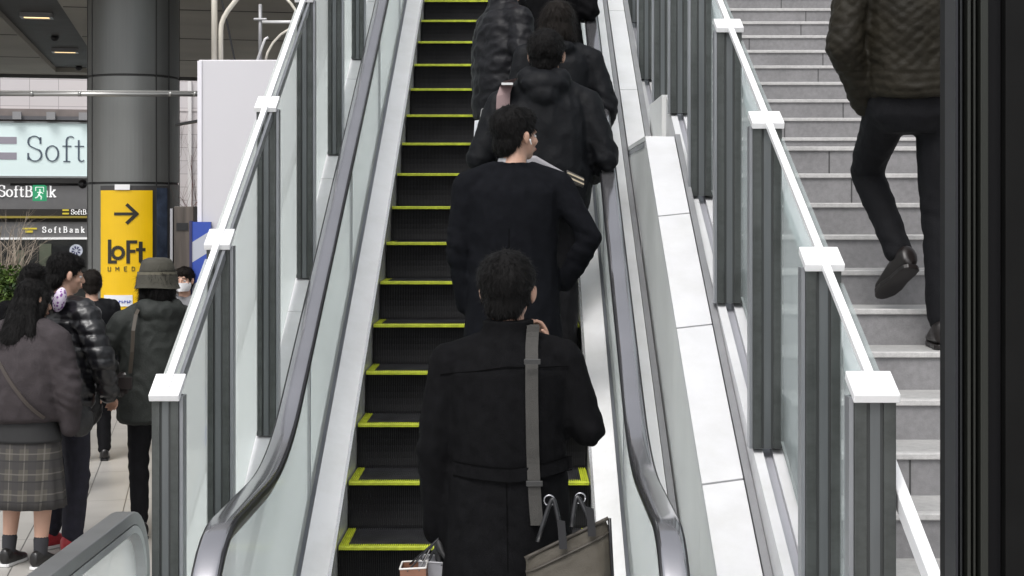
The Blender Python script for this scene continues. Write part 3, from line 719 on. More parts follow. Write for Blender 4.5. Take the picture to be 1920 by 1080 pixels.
# right raised wall with white coping and the lower deck after the step
def make_right_wall():
    t=thing('clad_wall','pale panelled wall with a white sloping coping beside the right handrail','wall',(.70,5,FLOOR))
    base=Vector(t.location)
    def loc(mb): mb.v=[tuple(Vector(v)-base) for v in mb.v]; return mb
    def cap(Y): return -4.264+SL*Y
    def low(Y): return Ze(Y)+.08
    YK=8.74; ZK=cap(YK)
    YE=(ZK-(-5.034))/SL
    # side wall panels with vertical seams
    seams=[2.6,4.0,5.05,6.1,7.13,8.09,YK,YE]
    for a,b in zip(seams[:-1],seams[1:]):
        a2,b2=a+.003,b-.003
        ta=min(cap(a2),ZK)-.028; tb=min(cap(b2),ZK)-.028
        ya=min(low(a2),ta-.01)-.02; yb=min(low(b2),tb-.01)-.02
        if a<4.6: ta=max(ta,FLOOR+.2)
        mb=MB().prism([(.702,a2,max(FLOOR,ya-.5)),(.702,b2,max(FLOOR,yb-.5)),(.702,b2,tb),(.702,a2,ta)],(.10,0,0))
        loc(mb).build('wall_panel',M_panel,t)
    # white coping in panels; seams where the photo shows them
    ys=[ (c_) for c_ in (3.2,  F*4.264/(908+1160), F*4.264/(615+1160), F*4.264/(405+1160), YK)]
    ys=[2.9,4.4]+ys[1:]
    for a,b in zip(ys[:-1],ys[1:]):
        a2,b2=a+.005,b-.005
        skew=-.03
        a3=a2-skew; b3=b2-(skew if b<YK-.01 else 0)
        mb=MB().prism([(.698,a2,cap(a2)),(.862,a3,cap(a3)),(.862,b3,cap(b3)),(.698,b2,cap(b2))],(0,.012,-.026))
        loc(mb).build('coping_panel',M_white,t,bevel=.002)
    mb=MB().prism([(.705,2.9,cap(2.9)-.012),(.858,2.9,cap(2.9)-.012),(.858,YK,cap(YK)-.012),(.705,YK,cap(YK)-.012)],(0,.012,-.04)); loc(mb).build('coping_core',M_greyside,t)
    # level end piece
    mb=MB().box(.699,.80,YK,YE,ZK-.026,ZK-.0); loc(mb).build('end_coping',M_panel,t)
    mb=MB().box(.6985,.7015,YK+.1,YE-.05,ZK-.06,ZK-.03); loc(mb).build('dark_strip',M_steeld,t)  # thin dark steel strip below the level end coping
    # grey trim right of the coping
    mb=MB().prism([(.866,2.9,cap(2.9)+.01),(.895,2.9,cap(2.9)+.01),(.895,YK,cap(YK)+.01),(.866,YK,cap(YK)+.01)],(0,0,-.5)); loc(mb).build('coping_trim',M_greyside,t)
    # lower deck beyond the step
    cuts=[YK+.3,F*5.034/(168+1160),F*5.034/(20+1160),13.6,15.2]
    for a,b in zip(cuts[:-1],cuts[1:]):
        a2,b2=a+.005,b-.005
        mb=MB().prism([(.70,a2,low(a2)),(.822,a2,low(a2)),(.822,b2,low(b2)),(.70,b2,low(b2))],(0,0,-.06)); loc(mb).build('deck_panel',M_white,t)
    mb=MB().prism([(.826,YK+.2,low(YK+.2)+.01),(.862,YK+.2,low(YK+.2)+.01),(.862,15.2,low(15.2)+.01),(.826,15.2,low(15.2)+.01)],(0,0,-.4)); loc(mb).build('deck_trim',M_greyside,t)
    mb=MB().prism([(.664,4.4,Ze(4.4)+.02),(.70,4.4,Ze(4.4)+.02),(.70,6.2,Ze(6.2)+.0),(.664,6.2,Ze(6.2)+.0)],(0,0,-.06)); loc(mb).build('gap_shade_strip',M_steeld,t)  # dark strip stands in for the shade in the gap along the wall
    mb=MB().prism([(.664,6.2,Ze(6.2)+.0),(.70,6.2,Ze(6.2)+.0),(.70,15.2,Ze(15.2)+.0),(.664,15.2,Ze(15.2)+.0)],(0,0,-.06)); loc(mb).build('gap_shade_strip',M_steeld,t)
make_right_wall()

def make_right_stringer():
    t=thing('white_stringer','white ridged stair stringer carrying the right glass railing','cladding',(.95,5,FLOOR))
    base=Vector(t.location)
    def loc(mb): mb.v=[tuple(Vector(v)-base) for v in mb.v]; return mb
    def z(Y,c): return -c+SS*Y
    def seg(x0,x1,c,h,Ya,Yb,name,m):
        mb=MB().prism([(x0,Ya,max(FLOOR,z(Ya,c))),(x1,Ya,max(FLOOR,z(Ya,c))),(x1,Yb,z(Yb,c)),(x0,Yb,z(Yb,c))],(0,0,-h)); loc(mb).build(name,m,t)
    YK=9.62
    seg(.898,.935,3.665,.6,3.8,YK,'inner_ridge',M_white)
    seg(.937,.972,3.700,.5,3.8,YK,'groove',mat('lilac_groove',(.42,.42,.46),.3,.3))
    seg(.974,1.015,3.672,.5,3.8,YK,'outer_ridge',M_white)
    seg(.866,.935,4.385,.6,YK,15.2,'inner_ridge',M_white)
    seg(.937,.972,4.42,.5,YK,15.2,'groove',MATS['lilac_groove'])
    seg(.974,1.015,4.392,.5,YK,15.2,'outer_ridge',M_white)
    zt=z(YK,3.665)
    mb=MB().box(.872,1.015,YK,YK+.9,zt-.05,zt); loc(mb).build('level_piece',M_panel,t)
    mb=MB().box(.872,1.012,YK+.001,YK+.9,zt-.7,zt-.05); loc(mb).build('end_panel',M_panel,t)
make_right_stringer()

# ------------------------------------------------------------------ stone staircase
def make_stairs():
    t=thing('stone_staircase','wide grey granite staircase with pale nosings and a landing','staircase',(1.02,3.2,FLOOR))
    base=Vector(t.location)
    T=.33; r=.151; X0,X1=1.02,3.6
    edges=[]
    for j in range(-6,10): edges.append((T*(15.7+j), FLOOR*0 + (-1.0076+r*j), T))
    ZL=edges[-1][1]; YL=edges[-1][0]
    k0=T*(30.1+1)
    edges[-1]=(YL,ZL,k0-YL)
    for k in range(1,19): edges.append((T*(30.1+k)+ (0), ZL+r*k, T))
    edges[-1]=(edges[-1][0],edges[-1][1],6.0)
    rnd=random.Random(3)
    for n,(Y,Z,d) in enumerate(edges):
        def loc(mb): mb.v=[tuple(Vector(v)-base) for v in mb.v]; return mb
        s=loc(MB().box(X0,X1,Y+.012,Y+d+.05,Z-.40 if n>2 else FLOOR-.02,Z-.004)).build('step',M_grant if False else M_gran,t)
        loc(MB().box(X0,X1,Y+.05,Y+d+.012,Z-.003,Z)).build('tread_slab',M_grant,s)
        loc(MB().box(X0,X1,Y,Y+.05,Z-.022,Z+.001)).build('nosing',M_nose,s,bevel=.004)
        # riser joints stagger diagonally as in the photo
        jm=MB(); off=(1.62+.048*(n-15)*-1) if n<16 else 1.60+.05*((n*7)%5)
        x=X0+(off-X0)%.62
        while x<X1:
            jm.box(x,x+.006,Y+.0095,Y+.013,Z-r,Z-.024); x+=.62
        loc(jm).build('riser_joint',M_joint,s)
    loc(MB().box(X0,X1,12,20,ZL-1.2,ZL-.5)).build('stair_mass',M_gran,t)
    w=thing('side_wall','pale stone wall closing the far side of the stairs','wall',(3.6,3,FLOOR))
    MB().prism([(0,0,0),(0,18,0),(0,18,6.5),(0,8,3.2),(0,0,1.2)],(.3,0,0)).build('wall_body',M_gran,w)
make_stairs()

# ------------------------------------------------------------------ near black mullion at the right edge
def make_mullion():
    Y=2.0
    t=thing('door_frame','black ribbed metal door frame standing close at the right edge','door frame',(.55,Y,FLOOR))
    def x(px): return (px-VX)*Y/F-.55
    bm_=mat('frame_black',(.003,.003,.004),.55,0,spec=.2); g1=mat('frame_bluegrey',(.022,.023,.028),.4,.4); g2=mat('frame_olive',(.030,.032,.028),.35,.5)
    H=5.2
    def b(a,c,y0,m,n): MB().box(x(a),x(c),y0,(.062 if n=='outer_stop' else .10),0,H).build(n,m,t,bevel=.0008)
    b(1796,1801,.010,g1,'outer_stop')
    b(1801.5,1806,.030,bm_,'seal_groove')
    b(1806.5,1811,.016,mat('frame_dark',(.018,.02,.022),.4,.3),'frame_rib')
    b(1811.5,1817,.026,bm_,'seal_groove')
    b(1817.5,1824,.008,g2,'frame_rib')
    b(1824.5,1829,.022,bm_,'seal_groove')
    b(1829.5,1834,.010,g2,'frame_rib')
    b(1834.5,1840,.022,bm_,'seal_groove')
    b(1840.5,1855,.004,g2,'frame_rib')
    b(1855.5,1885,.018,bm_,'frame_face')
    b(1885.5,2150,.0,mat('frame_face_dark',(.004,.004,.004),.6,0,var=.3,vscale=10,spec=.15),'frame_leaf')
    MB().box(x(1796),x(2150),.0,.10,H,H+.3).build('head_rail',bm_,t)
make_mullion()

# ------------------------------------------------------------------ lower left balustrade
def make_low_balustrade():
    t=thing('low_balustrade','short glass balustrade with a rounded grey metal rail at the bottom left','balustrade',(-1.36,5.4,FLOOR))
    X=0; Yf=.10
    top=.915
    path=[(-3.2,top),(Yf-.24,top)]
    for a in range(10,91,10): path.append((Yf-.24+.24*math.sin(math.radians(a)), top-.24+.24*math.cos(math.radians(a))))
    path+= [(Yf,.3),(Yf,0)]
    al=mat('rail_grey',(.26,.265,.27),.35,.6,var=.1,vscale=5)
    MB().sweep([(-.036,0),(-.036,.016),(.036,.016),(.036,0),(.036,-.028),(-.036,-.028)],path,'n').build('rail',al,t,bevel=.004)
    MB().sweep([(-.037,-.030),(-.037,-.055),(.037,-.055),(.037,-.030)],path,'n').build('inner_trim',mat('rail_light',(.45,.46,.47),.3,.7),t)
    g=[(X-.006,y,z-.0) for y,z in [(-3.2,top-.07),(Yf-.24,top-.07)]+[(Yf-.24+.17*math.sin(math.radians(a)), top-.24+.17*math.cos(math.radians(a))) for a in range(15,91,15)]+[(Yf-.07,0),(-3.2,0)]]
    MB().prism(g,(.012,0,0)).build('glass_panel',M_glassE,t)
    MB().box(-.05,.05,-3.2,Yf,0,.06).build('base_shoe',M_steeld,t)
make_low_balustrade()

# ------------------------------------------------------------------ planting
def make_plants():
    lm=bpy.data.materials.new('leaf_green'); lm.use_nodes=True; nt=lm.node_tree; b=nt.nodes['Principled BSDF']
    oi=nt.nodes.new('ShaderNodeTexCoord'); n=nt.nodes.new('ShaderNodeTexNoise'); n.inputs['Scale'].default_value=9
    nt.links.new(oi.outputs['Object'],n.inputs['Vector']); r=nt.nodes.new('ShaderNodeValToRGB')
    r.color_ramp.elements[0].position=.35;r.color_ramp.elements[1].position=.65
    r.color_ramp.elements[0].color=(.02,.05,.012,1); r.color_ramp.elements[1].color=(.13,.20,.04,1)
    nt.links.new(n.outputs['Fac'],r.inputs[0]); nt.links.new(r.outputs[0],b.inputs['Base Color']); b.inputs['Roughness'].default_value=.5
    t=thing('bush','small green leafy bush at the left edge behind the girl','bush',tuple(P(4,0,12.6))[:2]+(FLOOR+1.17,))
    rnd=random.Random(5); mb=MB()
    for _ in range(2600):
        u=Vector((rnd.gauss(0,1),rnd.gauss(0,1),rnd.gauss(0,1))).normalized()*rnd.uniform(.4,1)
        lump=1+.22*noise.noise(u*2.3)
        c=Vector((u.x*.24*lump,u.y*.22*lump,.17+u.z*.19*lump))
        d=Vector((rnd.gauss(0,1),rnd.gauss(0,1),rnd.gauss(0,.6))).normalized(); e=d.cross(Vector((rnd.random(),rnd.random(),1))).normalized()
        l=rnd.uniform(.016,.03); mb.add([c-d*l,c+e*l*.45,c+d*l,c-e*l*.45],[(0,1,2,3)])
    mb.build('foliage',lm,t)
    mb=MB()
    for k in range(9): 
        a=k*.7; mb.tube([(0,0,-.1),(.06*math.cos(a),.06*math.sin(a),.1),(.14*math.cos(a),.14*math.sin(a),.26)],[.008,.006,.003],6)
    mb.build('stems',mat('twig_brown',(.12,.085,.06),.7),t)
    p=thing('planter','low pale concrete planter under the green bush','planter',tuple(P(0,0,12.6))[:2]+(FLOOR,))
    MB().box(-.6,.17,-.3,.3,0,1.12).build('box',mat('planter_stone',(.38,.38,.36),.7,var=.12),p,bevel=.02)
    MB().box(-.63,.20,-.33,.33,1.12,1.18).build('rim',mat('planter_rim',(.46,.46,.44),.6,var=.1),p,bevel=.01)
    # bare shrubs
    def bare(name,label,loc,h,spread,n,seed,m,lean=0):
        q=thing(name,label,'shrub',loc); rr=random.Random(seed)
        mb=MB(); tw=MB()
        def grow(mbx,p,d,L,r,depth):
            pts=[p];rad=[r]; cur=p.copy();dd=d.copy()
            for i in range(6):
                dd=(dd+Vector((rr.gauss(0,.16),rr.gauss(0,.16),rr.gauss(.02,.08)))).normalized(); cur=cur+dd*L/6; pts.append(cur.copy()); rad.append(r*(1-.13*(i+1)))
            mbx.tube(pts,rad,5)
            if depth>0:
                for k in range(3 if depth>1 else 4):
                    i=rr.randint(2,6); nd=(dd+Vector((rr.gauss(0,.55),rr.gauss(0,.55),rr.gauss(.15,.3)))).normalized()
                    grow(tw,pts[i],nd,L*rr.uniform(.45,.65),rad[i]*.65,depth-1)
        for k in range(n):
            a=rr.uniform(0,2*PI); grow(mb,Vector((rr.uniform(-.08,.08),rr.uniform(-.08,.08),0)),Vector((spread*math.cos(a)+lean,spread*math.sin(a),1)).normalized(),h*rr.uniform(.6,.9),.011,2)
        mb.build('branches',m,q); tw.build('twigs',m,q)
    tm=mat('twig_pale',(.30,.25,.20),.7,var=.3,vscale=20); tm2=mat('twig_red',(.20,.11,.10),.7,var=.3,vscale=20)
    l=P(10,560,13.2); bare('bare_shrub','bare pale branched shrub fanning out above the green bush at the left edge',(l.x,l.y,l.z-.1),.9,.45,11,4,tm,lean=.1)
    l=P(352,420,16); bare('bare_tree','thin bare reddish sapling between the column and the pale hoarding',(l.x,l.y,l.z-.9),1.9,.10,8,9,tm2)
make_plants()
# ------------------------------------------------------------------ people
def fuse(mb, name, m, parent, vox=.011, sm=4, disp=None, loc=None):
    me=bpy.data.meshes.new('tmp'); me.from_pydata(mb.v,[],mb.f)
    bm=bmesh.new(); bm.from_mesh(me); bmesh.ops.recalc_face_normals(bm,faces=bm.faces); bm.to_mesh(me); bm.free()
    o=bpy.data.objects.new('tmp',me); COL.objects.link(o)
    r=o.modifiers.new('r','REMESH'); r.mode='VOXEL'; r.voxel_size=vox; r.adaptivity=0
    s=o.modifiers.new('s','SMOOTH'); s.iterations=sm; s.factor=.6
    dg=bpy.context.evaluated_depsgraph_get(); me2=bpy.data.meshes.new_from_object(o.evaluated_get(dg))
    bpy.data.objects.remove(o); bpy.data.meshes.remove(me)
    me2.name=name
    if disp:
        n=len(me2.vertices); nr=[v.normal.copy() for v in me2.vertices]
        for v,q in zip(me2.vertices,nr): v.co=v.co+q*disp(v.co)
    return link(name,me2,m,parent,smooth=True,loc=loc)
def folds(amp=.008, fx=8, fz=3, seed=0, pts=(), pamp=.012):
    pts=[Vector(p) for p in pts]
    def f(p):
        a=noise.noise(Vector((p.x*fx+seed,p.y*fx,p.z*fz)))
        b=noise.noise(Vector((p.x*fx*2.3,p.y*fx*2.3+seed,p.z*fz*3.1)))
        d=amp*(a*1.1+.5*(1-2*abs(b))-.25)
        for q in pts:
            r=(p-q).length
            if r<.2:
                t=noise.noise(Vector((p.x*6+seed,p.y*6,(p.z+p.x*.5)*26)))
                d+=pamp*t*(1-r/.2)
        return d
    return f
def puff(pitch=.07, amp=.014, seed=0, z0=0):
    g=folds(.006,9,6,seed)
    def f(p):
        w=noise.noise(Vector((p.x*5+seed,p.y*5,p.z*5)))*.018
        s=abs(math.sin(PI*(p.z+w-z0)/pitch)); return amp*(s**.55)-.006+g(p)
    return f
def rotm(yaw=0,pitch=0,roll=0): return Euler((pitch,roll,yaw),'XYZ').to_matrix()
SKIN=mat('skin',(.50,.30,.22),.5,0,var=.06,vscale=12,bump=.04,bscale=90)
HAIR=mat('black_hair',(.006,.0055,.0055),.45,0,var=.3,vscale=40,bump=.5,bscale=120,stretch=(3,3,.6),spec=.10)
HAIRB=mat('brown_black_hair',(.012,.0095,.008),.42,0,var=.3,vscale=40,bump=.5,bscale=120,stretch=(3,3,.6),spec=.12)
def add_hand(mb, wrist, d, pn, side, curl=.5, s=1.0, thumb=True):
    "palm from wrist along d; pn = palm normal (the way fingers curl); side = +1/-1 thumb side sign along cross"
    wrist=Vector(wrist); d=Vector(d).normalized(); pn=Vector(pn); pn=(pn-d*pn.dot(d)).normalized(); u=d.cross(pn)*side
    k=s
    for t in (-.024,-.008,.008,.024):
        mb.cap2(wrist+d*.01*k+u*t*.6*k,.016*k,wrist+d*.085*k+u*t*k,.0125*k,10)
    for i,(t,L) in enumerate(((.030,.070),(.010,.080),(-.010,.075),(-.029,.058))):
        p=wrist+d*.088*k+u*t*k; a=.15+curl*.5+.05*i
        for j,f in enumerate((.45,.32,.25)):
            dd=(d*math.cos(a)+pn*math.sin(a)).normalized(); q=p+dd*L*f*k
            mb.cap2(p,(.0088-.0008*j)*k,q,(.0082-.0009*j)*k,8); p=q; a+=.25+curl*.9
    if thumb:
        p=wrist+d*.03*k+u*.026*k
        for j,(L,r) in enumerate(((.035,.0115),(.030,.0098),(.022,.0088))):
            dd=(d*.75+u*(.65-.3*j)+pn*(.3+.3*j*curl)).normalized(); q=p+dd*L*k; mb.cap2(p,r*k,q,r*.93*k,8); p=q
def person(label, loc, H=1.75, rz=0, wx=1.06, group=None, head=(0,0,0), head_off=(0,0,0),
           armL=None, armR=None, legL=None, legR=None, handL=None, handR=None,
           coat=None, trousers=None, hs=1.0, hair='short', hairm=None, shoes=None, face=True, lean=0, category='person', skirt=None):
    k=H/1.75
    root=thing('person',label,category,loc,rz,group)
    V=lambda p: Vector((p[0]*wx*k,p[1]*k,p[2]*k))
    hc=V((0+head_off[0],.015+head_off[1],1.625+head_off[2])); HR=rotm(*head)
    armL=armL or [(-.185,0,1.41),(-.235,-.02,1.12),(-.24,.06,.88)]
    armR=armR or [(.185,0,1.41),(.235,-.02,1.12),(.24,.06,.88)]
    legL=legL or [(-.09,0,.90),(-.10,.02,.49),(-.105,-.02,.09)]
    legR=legR or [(.09,0,.90),(.10,.02,.49),(.105,-.02,.09)]
    # ---- skin body: one continuous surface
    b=MB()
    tor=[(.86,.10,.08),(.89,.140,.100),(.95,.160,.112),(1.08,.132,.098),(1.22,.150,.108),(1.36,.165,.105),(1.43,.12,.08),(1.47,.07,.062)]
    b.rings([[V((rx*math.cos(2*PI*i/20),ry*math.sin(2*PI*i/20)-.005,z)) for i in range(20)] for z,rx,ry in tor])
    nb=V((0,-.012,1.42)); b.cap2(nb,.062*k,hc+Vector((0,-.015*k,-.07*k)),.054*k)
    for A in (armL,armR):
        a=[V(p) for p in A]; b.cap2(V((A[0][0]*.5,0,1.42)),.05*k,a[0],.052*k); b.cap2(a[0],.05*k,a[1],.038*k); b.cap2(a[1],.038*k,a[2],.027*k)
    for Lg in (legL,legR):
        a=[V(p) for p in Lg]; b.cap2(a[0],.085*k,a[1],.052*k); b.cap2(a[1],.052*k,a[1]+(a[2]-a[1])*.35,.055*k); b.cap2(a[1]+(a[2]-a[1])*.35,.055*k,a[2],.034*k)
    def hp(x,y,z): return hc+HR@(Vector((x*wx,y,z))*k*hs)
    S=Matrix.Diagonal((wx,1,1))
    HM=HR@S
    HM=HM*hs
    b.ell(hp(0,-.008,.018),.074*k,.092*k,.092*k,HM); b.ell(hp(0,.028,-.045),.058*k,.064*k,.066*k,HM); b.ell(hp(0,.058,-.088),.028*k,.026*k,.022*k,HM)
    b.cap2(hp(0,.090,.005),.008*k,hp(0,.108,-.030),.013*k,10); b.ell(hp(-.012,.098,-.034),.008*k,.009*k,.007*k,HM); b.ell(hp(.012,.098,-.034),.008*k,.009*k,.007*k,HM)
    b.cap2(hp(-.034,.080,.012),.010*k,hp(.034,.080,.012),.010*k,8)
    b.cap2(hp(-.018,.090,-.060),.0065*k,hp(.018,.090,-.060),.0065*k,8); b.cap2(hp(-.014,.089,-.070),.0065*k,hp(.014,.089,-.070),.0065*k,8)
    for s in (-1,1):
        b.ell(hp(s*.084,-.005,-.008),.009*k,.018*k,.032*k,HR@rotm(s*-.35,0,s*.12)@S); b.ell(hp(s*.079,.000,-.030),.008*k,.010*k,.014*k,HM)
        b.ell(hp(s*.045,.058,-.028),.022*k,.022*k,.022*k,HM)
    for hd,A,sd in ((handL,armL,-1),(handR,armR,1)):
        if hd:
            w_=V(A[2]); add_hand(b,w_,hd.get('d',(0,.2,-1)),hd.get('pn',(-sd,0,0)),hd.get('side',1),hd.get('curl',.5),k*1.0)
    body=fuse(b,'body',SKIN,root,vox=.0065 if (handL or handR) else .0075,sm=3)
    if face:
        for s in (-1,1):
            e=MB().ell(hp(s*.031,.073,-.006),.0125*k,.0115*k,.009*k,HM); eo=e.build('eye',mat('eye_white',(.7,.68,.66),.2),root,smooth=True)
            MB().ell(hp(s*.031,.0805,-.006),.006*k,.0045*k,.006*k,HM).build('iris',mat('iris_dark',(.02,.012,.01),.15),eo,smooth=True)
            MB().cap2(hp(s*.016,.090,.020),.0035*k,hp(s*.046,.080,.022),.0025*k,8).build('eyebrow',HAIR,root,smooth=True)
        MB().ell(hp(0,.0945,-.065),.021*k,.005*k,.009*k,HM).build('lips',mat('lips',(.38,.16,.14),.45),root,smooth=True)
    # ---- hair
    hm=hairm or HAIR
    if hair:
        h=MB(); 
        if hair in('short','fluffy'):
            g=1.0 if hair=='short' else 1.05
            h.ell(hp(0,-.022,.044),.087*k*g,.102*k*g,.090*k*g,HM,20,14); h.ell(hp(0,-.058,-.035),.068*k,.050*k,.062*k,HM); h.ell(hp(0,.035,.075),.070*k,.060*k,.045*k,HM)
            for s in (-1,1): h.ell(hp(s*.066,.018,.036),.016*k,.030*k,.040*k,HM); h.ell(hp(s*.066,-.040,.0),.016*k,.022*k,.045*k,HM)
        else:
            h.ell(hp(0,-.018,.026),.096*k,.108*k,.108*k,HM,20,14); h.ell(hp(0,-.06,-.06),.088*k,.07*k,.11*k,HM)
            for s in (-1,1): h.cap2(hp(s*.078,.03,.03),.026*k,hp(s*.085,.0,-.14),.030*k)
            if hair=='long': h.cap2(hp(0,-.07,-.05),.085*k,hp(0,-.11,-.26),.075*k,flat=(1.1,.6)); h.cap2(hp(.05,-.06,-.05),.06*k,hp(.085,-.05,-.27),.04*k)
            if hair=='bun' or hair=='longbun': h.ell(hp(0.0,-.035,.155),.062*k,.058*k,.050*k,HM)
            if hair=='longbun': h.cap2(hp(.02,-.07,-.05),.09*k,hp(.03,-.11,-.24),.078*k,flat=(1.15,.6)); h.cap2(hp(.05,-.04,-.05),.06*k,hp(.10,-.03,-.22),.045*k)
        rs=random.Random(hash(label)%1000 if False else len(label))
        sd=rs.random()*50
        def hd_(p):
            return (.0045 if hair!='fluffy' else .007)*k*noise.noise(Vector((p.x*38+sd,p.y*38,p.z*(14 if hair in('short','fluffy') else 3))))+.0035*k*noise.noise(Vector((p.x*110,p.y*110+sd,p.z*(45 if hair in('short','fluffy') else 7))))
        ho=fuse(h,'hair',hm,root,vox=.007,sm=2,disp=hd_)
        # loose strands
        st=MB(); vs=ho.data.vertices; N=len(vs); top=hp(0,-.05,.13)
        for _ in range(3800):
            v=vs[rs.randrange(N)]; n=v.normal; p=v.co
            away=(p-top); away=(away-n*away.dot(n)); 
            if away.length>1e-4: away.normalize()
            L=({'short':.024,'fluffy':.022}.get(hair,.055))*k*rs.uniform(.6,1.3)
            d=(away*.85+n*(.28 if hair in('short','fluffy') else .10)+Vector((rs.gauss(0,.3),rs.gauss(0,.3),rs.gauss(-.1,.25)))).normalized()
            if d.dot(n)<0 : d=(d-n*d.dot(n)*1.0).normalized()
            u=d.cross(n).normalized()*.0017; st.add([p-n*.002-u,p-n*.002+u,p+d*L],[(0,1,2)])
        st.build('hair_strands',hm,ho)
    # ---- trousers
    if trousers:
        tm=trousers['m']; t=MB(); r=trousers.get('r',1)
        t.rings([[V((rx*math.cos(2*PI*i/20),ry*math.sin(2*PI*i/20)-.008,z)) for i in range(20)] for z,rx,ry in ((.80,.12,.09),(.86,.172,.125),(.95,.178,.132),(1.05,.155,.118))])
        for Lg in (legL,legR):
            a=[V(p) for p in Lg]; t.cap2(a[0],.100*k*r,a[1],.070*k*r); t.cap2(a[1],.070*k*r,a[2]+(a[1]-a[2])*.06,.060*k*r)
        fuse(t,'trousers',tm,root,vox=.010,sm=4,disp=folds(.006,8,3.5,2,[V(legL[1]),V(legR[1]),V(legL[2]),V(legR[2])],.012))
    # ---- shoes
    if shoes:
        for Lg,nm in ((legL,-1),(legR,1)):
            a=V(Lg[2]); fd=Vector(shoes.get('dL' if nm<0 else 'dR',(nm*.15,1,-.0))).normalized(); up=Vector(shoes.get('uL' if nm<0 else 'uR',(0,0,1))); up=(up-fd*up.dot(fd)).normalized(); sdv=fd.cross(up)
            def q(f,s_,u_): return a+fd*f*k+sdv*s_*k+up*u_*k
            m1=MB(); m1.rings([[q(f,rx*math.cos(2*PI*i/16),cz+rz_*math.sin(2*PI*i/16)) for i in range(16)] for f,rx,rz_,cz in ((-.066,.018,.030,-.035),(-.058,.034,.045,-.03),(-.02,.040,.058,-.022),(.03,.040,.050,-.035),(.09,.046,.034,-.052),(.14,.044,.026,-.060),(.175,.030,.020,-.064),(.19,.014,.010,-.068))])
            so_=fuse(m1,'shoe',shoes['m'],root,vox=.007,sm=2)
            m2=MB(); m2.rings([[q(f,rx,-.088),q(f,-rx,-.088),q(f,-rx,-.070),q(f,rx,-.070)] for f,rx in ((-.068,.020),(-.055,.034),(-.02,.038),(.04,.038),(.10,.047),(.15,.043),(.182,.026),(.195,.010))]); m2.build('sole',shoes.get('sole',M_black),so_,bevel=.003)
            if shoes.get('sock'):
                MB().cap2(a+Vector((0,0,.0)),.040*k,a+(V(Lg[1])-a)*.20,.046*k).build('sock',shoes['sock'],root,smooth=True)
    # ---- coat
    if coat:
        c=MB(); r=coat.get('r',1.0); sec=coat['sec']
        c.rings([[V((rx*math.cos(2*PI*i/28)+cx,ry*math.sin(2*PI*i/28)+cy,z)) for i in range(28)] for z,rx,ry,cx,cy in sec])
        for A in (armL,armR):
            a=[V(p) for p in A]; sh=V((A[0][0]*.42,-.005,1.435)); c.cap2(sh,.062*k*r,a[0],.072*k*r); c.cap2(a[0],.074*k*r,a[1],.062*k*r); c.cap2(a[1],.062*k*r,a[2]-(a[2]-a[1])*.06,.050*k*r)
        if coat.get('hood'):
            for (x,y,z,rx,ry,rz_) in coat['hood']: c.ell(V((x,y,z)),rx*k,ry*k,rz_*k)
        if coat.get('collar'):
            z0,z1,rr=coat['collar']; c.rings([[V(((rr+dr)*math.cos(2*PI*i/22),(rr*1.02+dr)*math.sin(2*PI*i/22)-.004+dy,z)) for i in range(22)] for z,dr,dy in ((z0-.05,.03,0),(z0,.010,0),((z0+z1)/2,.002,-.002),(z1,.004,-.006))])
        dj=coat.get('disp') or folds(.009,7,2.6,3,[V(armL[1]),V(armR[1])],.016)
        co_=fuse(c,coat.get('name','coat'),coat['m'],root,vox=coat.get('vox',.010),sm=coat.get('sm',4),disp=dj)
        root['_c']=1; del root['_c']
        return root,co_,V,hp
    return root,None,V,hp
wool=mat('black_wool',(.0055,.0055,.0062),.85,0,var=.25,vscale=30,bump=.35,bscale=420,spec=.06)
wool2=mat('navy_black_wool',(.0065,.007,.009),.85,0,var=.2,vscale=30,bump=.3,bscale=420,spec=.06)
nyl=mat('black_nylon',(.0055,.006,.0075),.6,0,var=.2,vscale=20,bump=.2,bscale=60,spec=.15)
puffm=mat('charcoal_puffer',(.008,.008,.010),.5,0,var=.2,vscale=14,bump=.25,bscale=50,spec=.2)
blackt=mat('black_trousers',(.005,.005,.0065),.8,0,var=.2,vscale=20,bump=.25,bscale=200,spec=.2)
shoeb=mat('black_leather',(.012,.011,.011),.3)
STD=[(.62,.235,.165,0,-.01),(.80,.215,.155,0,-.01),(.95,.198,.150,0,-.01),(1.08,.185,.142,0,-.01),(1.22,.195,.145,0,-.01),(1.36,.200,.135,0,-.01),(1.43,.15,.10,0,-.01),(1.475,.085,.075,0,-.01)]
def foot(Y): 
    i=round((Y-.2)/.4-16.97); return Ze(.4*(16.97+i))
# man 1 --------------------------------------------------------------
Y1=5.36; z1=Ze(5.3); 
m1,c1,V1,h1=person('nearest man on the escalator, fluffy black hair, black belted wool coat, grey shoulder strap',
  (P(952,0,Y1).x,Y1,z1),1.81,0,1.06,'people standing in line on the right of the escalator',head=(-.20,.05,0),hair='fluffy',
  armL=[(-.185,0,1.385),(-.232,-.03,1.10),(-.222,.03,.80)],armR=[(.182,0,1.395),(.248,-.02,1.165),(.122,.085,1.40)],handR=dict(d=(-.20,-.05,1),pn=(-.5,-.35,0),side=1,curl=.45),
  coat=dict(m=wool,r=.96,sec=[(.60,.215,.17,0,-.01),(.80,.205,.165,0,-.01),(.95,.196,.155,0,-.01),(1.06,.188,.148,0,-.01),(1.22,.190,.150,0,-.01),(1.36,.196,.138,0,-.01),(1.43,.145,.105,0,-.01),(1.475,.09,.08,0,-.01)],collar=(1.475,1.535,.080),disp=folds(.008,6,2.2,3,[(-.27,0,1.12),(.28,0,1.16),(0,-.1,.98)],.016)),
  trousers=dict(m=blackt),shoes=dict(m=shoeb))
